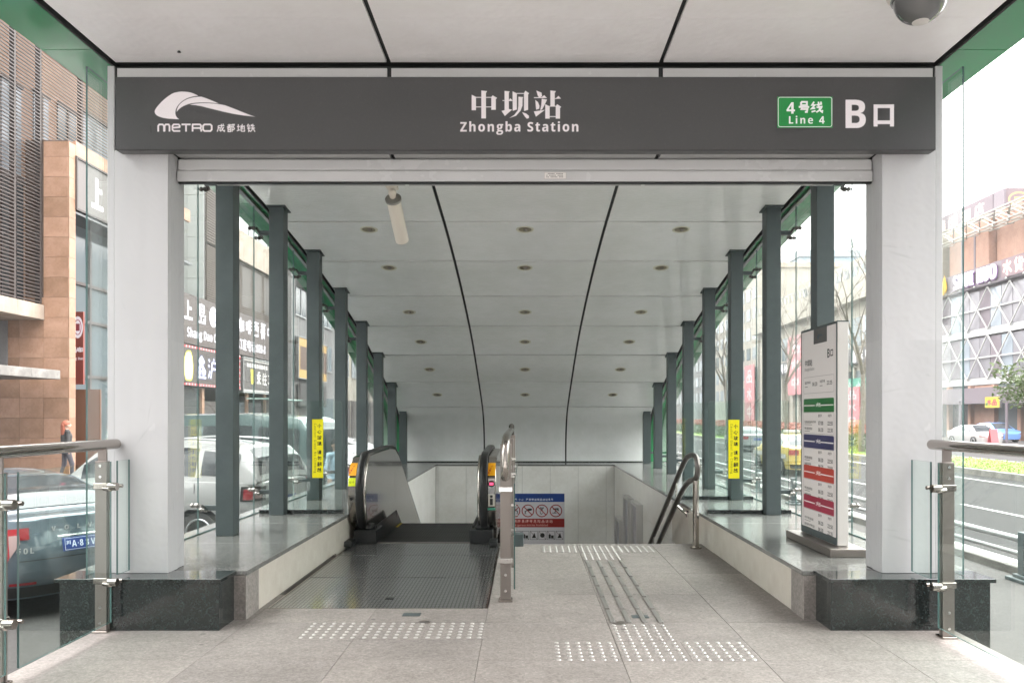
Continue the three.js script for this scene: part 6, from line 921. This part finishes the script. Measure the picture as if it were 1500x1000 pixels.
  const far = thing('street_building', 'distant pale block in the middle of the far road', 'building', [0, -0.8, 260]); part(far, 'wall', rb(-30, 14, -0.8, 24, 250, 270), M.creamWall); for (let f = 0; f < 5; f++) part(far, 'window_band', rb(-29, 13, 3 + f * 4, 5 + f * 4, 249.9, 249.98), M.winBlue);
}
// ---------------------------------------------------------------- trees, hedge, grass, fence
{
  const bare = (label, x, d, H, seed, lean = 0) => {
    const r = rng(seed), t = thing('bare_tree', label, 'tree', [x, -0.62, d], 'bare street trees on the median', true), tr = [], br = [];
    const go = (p, dir, len, rad, lvl) => { const n = lvl < 2 ? 3 : 2; let q = p.clone(), dd = dir.clone(); for (let k = 0; k < n; k++) { const e = q.clone().addScaledVector(dd, len / n), r0 = lerp(rad, rad * 0.62, k / n), r1 = lerp(rad, rad * 0.62, (k + 1) / n); (lvl === 0 ? tr : br).push(rod(q, e, r0, lvl < 2 ? 8 : 5, r1)); q = e; dd.add(new THREE.Vector3((r() - 0.5) * 0.24, 0.04, (r() - 0.5) * 0.24)).normalize(); if (lvl > 0 && lvl < 4 && r() > 0.6) fork(q, dd, len * 0.55, r1 * 0.55, lvl + 1); } if (lvl < 4) { const m = lvl === 0 ? 4 : 2; for (let k = 0; k < m; k++) fork(q, dd, len * (lvl === 0 ? 0.62 : 0.66), rad * 0.55, lvl + 1); } };
    const fork = (p, dir, len, rad, lvl) => { const a = r() * Math.PI * 2, s = 0.35 + r() * 0.5; const n = new THREE.Vector3(Math.cos(a), 0.25, Math.sin(a)).multiplyScalar(s).add(dir).normalize(); go(p, n, len * (0.75 + r() * 0.5), Math.max(0.008, rad), lvl); };
    go(new THREE.Vector3(), new THREE.Vector3(lean, 1, 0).normalize(), H * 0.38, H * 0.017, 0);
    part(t, 'trunk', tr, M.bark); part(t, 'crown', br, M.bark);
  };
  bare('bare tree with a thick trunk behind the timetable board', 17.9, 41, 11, 4); bare('thin bare tree beyond the second right-hand column', 18.6, 55, 11, 9, 0.05); bare('slender bare tree farther along the median', 18.4, 70, 12, 15); bare('faint bare tree far along the median', 18.5, 88, 12, 23); bare('bare tree far down the median before the cream building', 18.5, 106, 12, 31);
  for (const [x, d, s, w] of [[-9.4, 52, 41, 'on the left pavement beyond the parked cars'], [-9.2, 66, 47, 'farther down the left pavement'], [-9.0, 84, 53, 'far down the left pavement']]) bare('bare tree ' + w, x, d, 10, s);
  const leafCards = (n, f, size, seed) => { const r = rng(seed), P = [], N = new THREE.Vector3(), u = new THREE.Vector3(), v = new THREE.Vector3(); for (let i = 0; i < n; i++) { const c = f(r); N.set(r() - 0.5, r() - 0.3, r() - 0.5).normalize(); u.set(r() - 0.5, r() - 0.5, r() - 0.5).cross(N).normalize(); v.crossVectors(N, u); const s = size * (0.6 + r() * 0.8), a = c.clone().addScaledVector(u, -s), b = c.clone().addScaledVector(v, -s * 0.45), e = c.clone().addScaledVector(u, s), g = c.clone().addScaledVector(v, s * 0.45); P.push(...a.toArray(), ...b.toArray(), ...e.toArray(), ...a.toArray(), ...e.toArray(), ...g.toArray()); } const g = new THREE.BufferGeometry(); g.setAttribute('position', new THREE.Float32BufferAttribute(P, 3)); g.computeVertexNormals(); return g; };
  const leaf = (r, g, b) => phy({ color: lin(r, g, b), roughness: 0.8, transmission: 0.3, thickness: 0 });
  const g1 = leaf(0.07, 0.10, 0.035), g2 = leaf(0.30, 0.10, 0.075), g3 = leaf(0.055, 0.085, 0.035), g4 = leaf(0.13, 0.20, 0.03);
  solo('hedge', 'green clipped hedge along the median', 'hedge', leafCards(14000, (r) => new THREE.Vector3(17.6 + r() * 2.2, -0.58 + r() * 0.95, -(39 + r() * 86)), 0.09, 61), g3, null, { kind: 'stuff' });
  solo('red_hedge', 'red-leaved hedge along the middle of the median', 'hedge', leafCards(12000, (r) => new THREE.Vector3(18.4 + r() * 1.3, 0.3 + r() * 0.55, -(39 + r() * 86)), 0.09, 63), g2, null, { kind: 'stuff' });
  solo('grass', 'short bright grass on the near part of the median', 'grass', leafCards(30000, (r) => { const a = r(); return new THREE.Vector3(16.55 + r() * 3.9, -0.59 + r() * 0.06, -(12 + a * a * 60)); }, 0.035, 65), g4, null, { kind: 'stuff' });
  solo('turf', null, '', rb(16.54, 20.46, -0.62, -0.585, 4, 120), M.grass, null, { kind: 'structure' });
  const t = thing('leafy_tree', 'small leafy tree with a leaning branch at the right edge on the grass', 'tree', [19.4, -0.6, 28.4]), r = rng(71);
  const root = V3(19.4, -0.6, 28.4), knee = V3(19.25, 1.3, 28.2), tips = [V3(18.0, 2.7, 27.9), V3(17.2, 2.95, 27.7), V3(18.6, 3.3, 28.5), V3(20.2, 3.2, 28.2), V3(17.7, 2.2, 28.4), V3(19.2, 3.5, 27.6)];
  part(t, 'trunk', [rod(root, knee, 0.13, 10, 0.10)], M.bark); part(t, 'limb', tips.map((p) => { const m = knee.clone().lerp(p, 0.5).add(new THREE.Vector3((r() - 0.5) * 0.3, 0.15, 0)); return [rod(knee, m, 0.07, 7, 0.045), rod(m, p, 0.045, 6, 0.018)]; }), M.bark);
  part(t, 'crown', [leafCards(1500, (q) => { const p = tips[Math.floor(q() * tips.length)], m = knee.clone().lerp(p, 0.5 + q() * 0.55), a = q() * 6.3, s = Math.sqrt(q()) * 0.42; return m.add(new THREE.Vector3(Math.cos(a) * s, (q() - 0.4) * 0.5, Math.sin(a) * s)); }, 0.085, 73)], g1);
}
{ // tubular guard fence along the kerb of the near road
  const t = thing('street_fence', 'grey tubular guard fence with dark posts along the near kerb on the right', 'fence', [6.55, -0.8, 16]);
  const X = 6.55; for (let k = 0; k < 14; k++) { const d = 4.3 + k * 2.9; part(t, 'rail', rod(V3(X, -0.25, d + 0.08), V3(X, -0.25, d + 2.82), 0.045, 12), M.galv); part(t, 'rail', rod(V3(X, -0.44, d + 0.08), V3(X, -0.44, d + 2.82), 0.032, 12), M.galv); const p = part(t, 'fence_post', rb(X - 0.06, X + 0.06, -0.70, -0.14, d - 0.06, d + 0.06, 0.012), M.column); part(p, 'post_base', [rb(X - 0.14, X + 0.14, -0.79, -0.745, d - 0.2, d + 0.2, 0.008), rb(X - 0.09, X + 0.09, -0.745, -0.70, d - 0.12, d + 0.12, 0.008)], M.column); }
  const b = thing('folding_sign', 'red folding board on the kerb in front of the white car across the road', 'sign board', [32.0, -0.79, 52.6]);
  part(b, 'board', [beam(V3(32.0, -0.79, 52.4), V3(32.0, 0.4, 52.65), 0.5, 0.04)], M.red); part(b, 'back_leg', [beam(V3(32.0, -0.79, 53.0), V3(32.0, 0.36, 52.72), 0.46, 0.03)], M.red);
  for (let k = 0; k < 6; k++) solo('street_bollard', 'grey post ' + ['nearest the right edge', 'next after it', 'in the middle of the row', 'just past the middle', 'last but one', 'farthest off'][k] + ' on the far pavement before the shops', 'post', [rod(V3(35, -0.66, 50 + k * 6), V3(35, 2.4, 50 + k * 6), 0.09, 10), ball(V3(35, 2.45, 50 + k * 6), 0.12)], M.purple, 'posts on the far pavement');
}
// ---------------------------------------------------------------- people
function person(label, at, turn, clothes) {
  const t = thing('person', label, 'person', at, undefined, true); t.rotation.y = turn;
  const S = clothes.pose ?? {}, J = { hip: [0, 0.92, 0], chest: [0, 1.28, 0.01], neck: [0, 1.46, 0.0], head: [0, 1.60, 0.02], hl: [-0.09, 0.9, 0], hr: [0.09, 0.9, 0], kl: [-0.1, 0.5, 0.06 + (S.step ?? 0) * 0.5], kr: [0.1, 0.5, 0.02 - (S.step ?? 0) * 0.3], al: [-0.1, 0.09, (S.step ?? 0)], ar: [0.1, 0.09, -(S.step ?? 0)], tl: [-0.11, 0.045, 0.13 + (S.step ?? 0)], tr: [0.11, 0.045, 0.12 - (S.step ?? 0)], sl: [-0.17, 1.40, 0], sr: [0.17, 1.40, 0], el: [-0.24, 1.13, -0.02], er: [0.24, 1.13, -0.02], wl: [-0.22, 0.92, 0.10], wr: [0.22, 0.92, 0.10], fl: [-0.21, 0.82, 0.14], fr: [0.21, 0.82, 0.14] };
  const B = [['hip', 'chest', 0.135, 0.145], ['chest', 'neck', 0.13, 0.06], ['neck', 'head', 0.052, 0.06], ['head', 'head', 0.105, 0.105], ['sl', 'sr', 0.062, 0.062], ['hl', 'kl', 0.085, 0.06], ['kl', 'al', 0.058, 0.042], ['hr', 'kr', 0.085, 0.06], ['kr', 'ar', 0.058, 0.042], ['al', 'tl', 0.045, 0.034], ['ar', 'tr', 0.045, 0.034], ['sl', 'el', 0.052, 0.043], ['el', 'wl', 0.042, 0.03], ['sr', 'er', 0.052, 0.043], ['er', 'wr', 0.042, 0.03], ['wl', 'fl', 0.03, 0.022], ['wr', 'fr', 0.03, 0.022], ['hl', 'hr', 0.1, 0.1]].map(([a, b, r, s]) => [new THREE.Vector3(...J[a]), new THREE.Vector3(...J[b]), r, s]);
  const N = 84, mc = new MarchingCubes(N, M.black, false, false, 120000), H = 0.95, p = new THREE.Vector3(), k = 0.03; mc.isolation = 0;
  for (let z = 0; z < N; z++) for (let y = 0; y < N; y++) for (let x = 0; x < N; x++) { p.set((x - N / 2) / (N / 2) * H, (y - N / 2) / (N / 2) * H + 0.88, (z - N / 2) / (N / 2) * H); let f = 9; if (Math.abs(p.x) < 0.4 && Math.abs(p.z) < 0.5) for (const [a, b, r, s] of B) { const ab = b.clone().sub(a), l = ab.lengthSq(), u = l ? clamp(p.clone().sub(a).dot(ab) / l, 0, 1) : 0, d = p.distanceTo(a.clone().addScaledVector(ab, u)) - lerp(r, s, u), h = clamp(0.5 + 0.5 * (f - d) / k, 0, 1); f = lerp(f, d, h) - k * h * (1 - h); } mc.field[x + y * N + z * N * N] = -f; }
  mc.update(); const c = mc.count, pos = new Float32Array(c * 3), nor = new Float32Array(c * 3), col = new Float32Array(c * 3);
  for (let i = 0; i < c; i++) { const X = mc.positionArray[i * 3] * H, Y = mc.positionArray[i * 3 + 1] * H + 0.88, Z = mc.positionArray[i * 3 + 2] * H; pos.set([X, Y, Z], i * 3); nor.set([mc.normalArray[i * 3], mc.normalArray[i * 3 + 1], mc.normalArray[i * 3 + 2]], i * 3); const q = Y > 1.47 || (Math.abs(X) > 0.17 && Y < 0.95 && Y > 0.7) ? clothes.skin : Y > 0.93 ? clothes.top : Y > 0.1 ? clothes.legs : [0.02, 0.02, 0.02]; col.set(q, i * 3); }
  const g = new THREE.BufferGeometry(); g.setAttribute('position', new THREE.BufferAttribute(pos, 3)); g.setAttribute('normal', new THREE.BufferAttribute(nor, 3)); g.setAttribute('color', new THREE.BufferAttribute(col, 3));
  const m = new THREE.Mesh(g, std({ vertexColors: true, roughness: 0.8 })); m.name = numbered('body'); t.add(m);
  part(t, 'hair', clothes.hair === 'long' ? [new THREE.SphereGeometry(0.122, 18, 12, 0, Math.PI * 2, 0, Math.PI * 0.55).rotateX(-0.35).translate(0, 1.615, 0.0), new THREE.CapsuleGeometry(0.09, 0.22, 6, 12).scale(1.05, 1, 0.55).translate(0, 1.47, -0.085)] : [new THREE.SphereGeometry(0.117, 18, 12, 0, Math.PI * 2, 0, Math.PI * 0.52).rotateX(-0.4).translate(0, 1.615, 0.005)], std({ color: lin(...clothes.hairColor), roughness: 0.7 }));
  part(t, 'ear', [ball(new THREE.Vector3(-0.108, 1.59, 0.01), 0.02), ball(new THREE.Vector3(0.108, 1.59, 0.01), 0.02)], std({ color: lin(...clothes.skin), roughness: 0.7 })); part(t, 'nose', new THREE.SphereGeometry(0.017, 8, 6).scale(1, 1.5, 1.2).translate(0, 1.585, 0.128), std({ color: lin(...clothes.skin), roughness: 0.7 }));
  part(t, 'eye', [ball(new THREE.Vector3(-0.036, 1.61, 0.112), 0.012), ball(new THREE.Vector3(0.036, 1.61, 0.112), 0.012)], M.black); part(t, 'mouth', new THREE.SphereGeometry(0.022, 8, 6).scale(1, 0.3, 0.5).translate(0, 1.545, 0.112), std({ color: lin(0.4, 0.14, 0.12), roughness: 0.6 }));
}
person('person with long reddish hair and a dark coat walking past the tiled pier', [-13.1, -0.5, 22.0], 2.4, { skin: [0.5, 0.32, 0.24], top: [0.03, 0.03, 0.03], legs: [0.05, 0.05, 0.06], hair: 'long', hairColor: [0.22, 0.06, 0.03], pose: { step: 0.12 } });
person('person in a light blue shirt standing beyond the escalator among the parked cars', [-3.72, -0.8, 15.2], 0.9, { skin: [0.45, 0.29, 0.22], top: [0.35, 0.48, 0.58], legs: [0.03, 0.035, 0.045], hair: 'short', hairColor: [0.015, 0.013, 0.012] });

scene.traverse((o) => { if (o.isMesh) { o.castShadow = true; o.receiveShadow = true; } });
renderer.render(scene, camera);
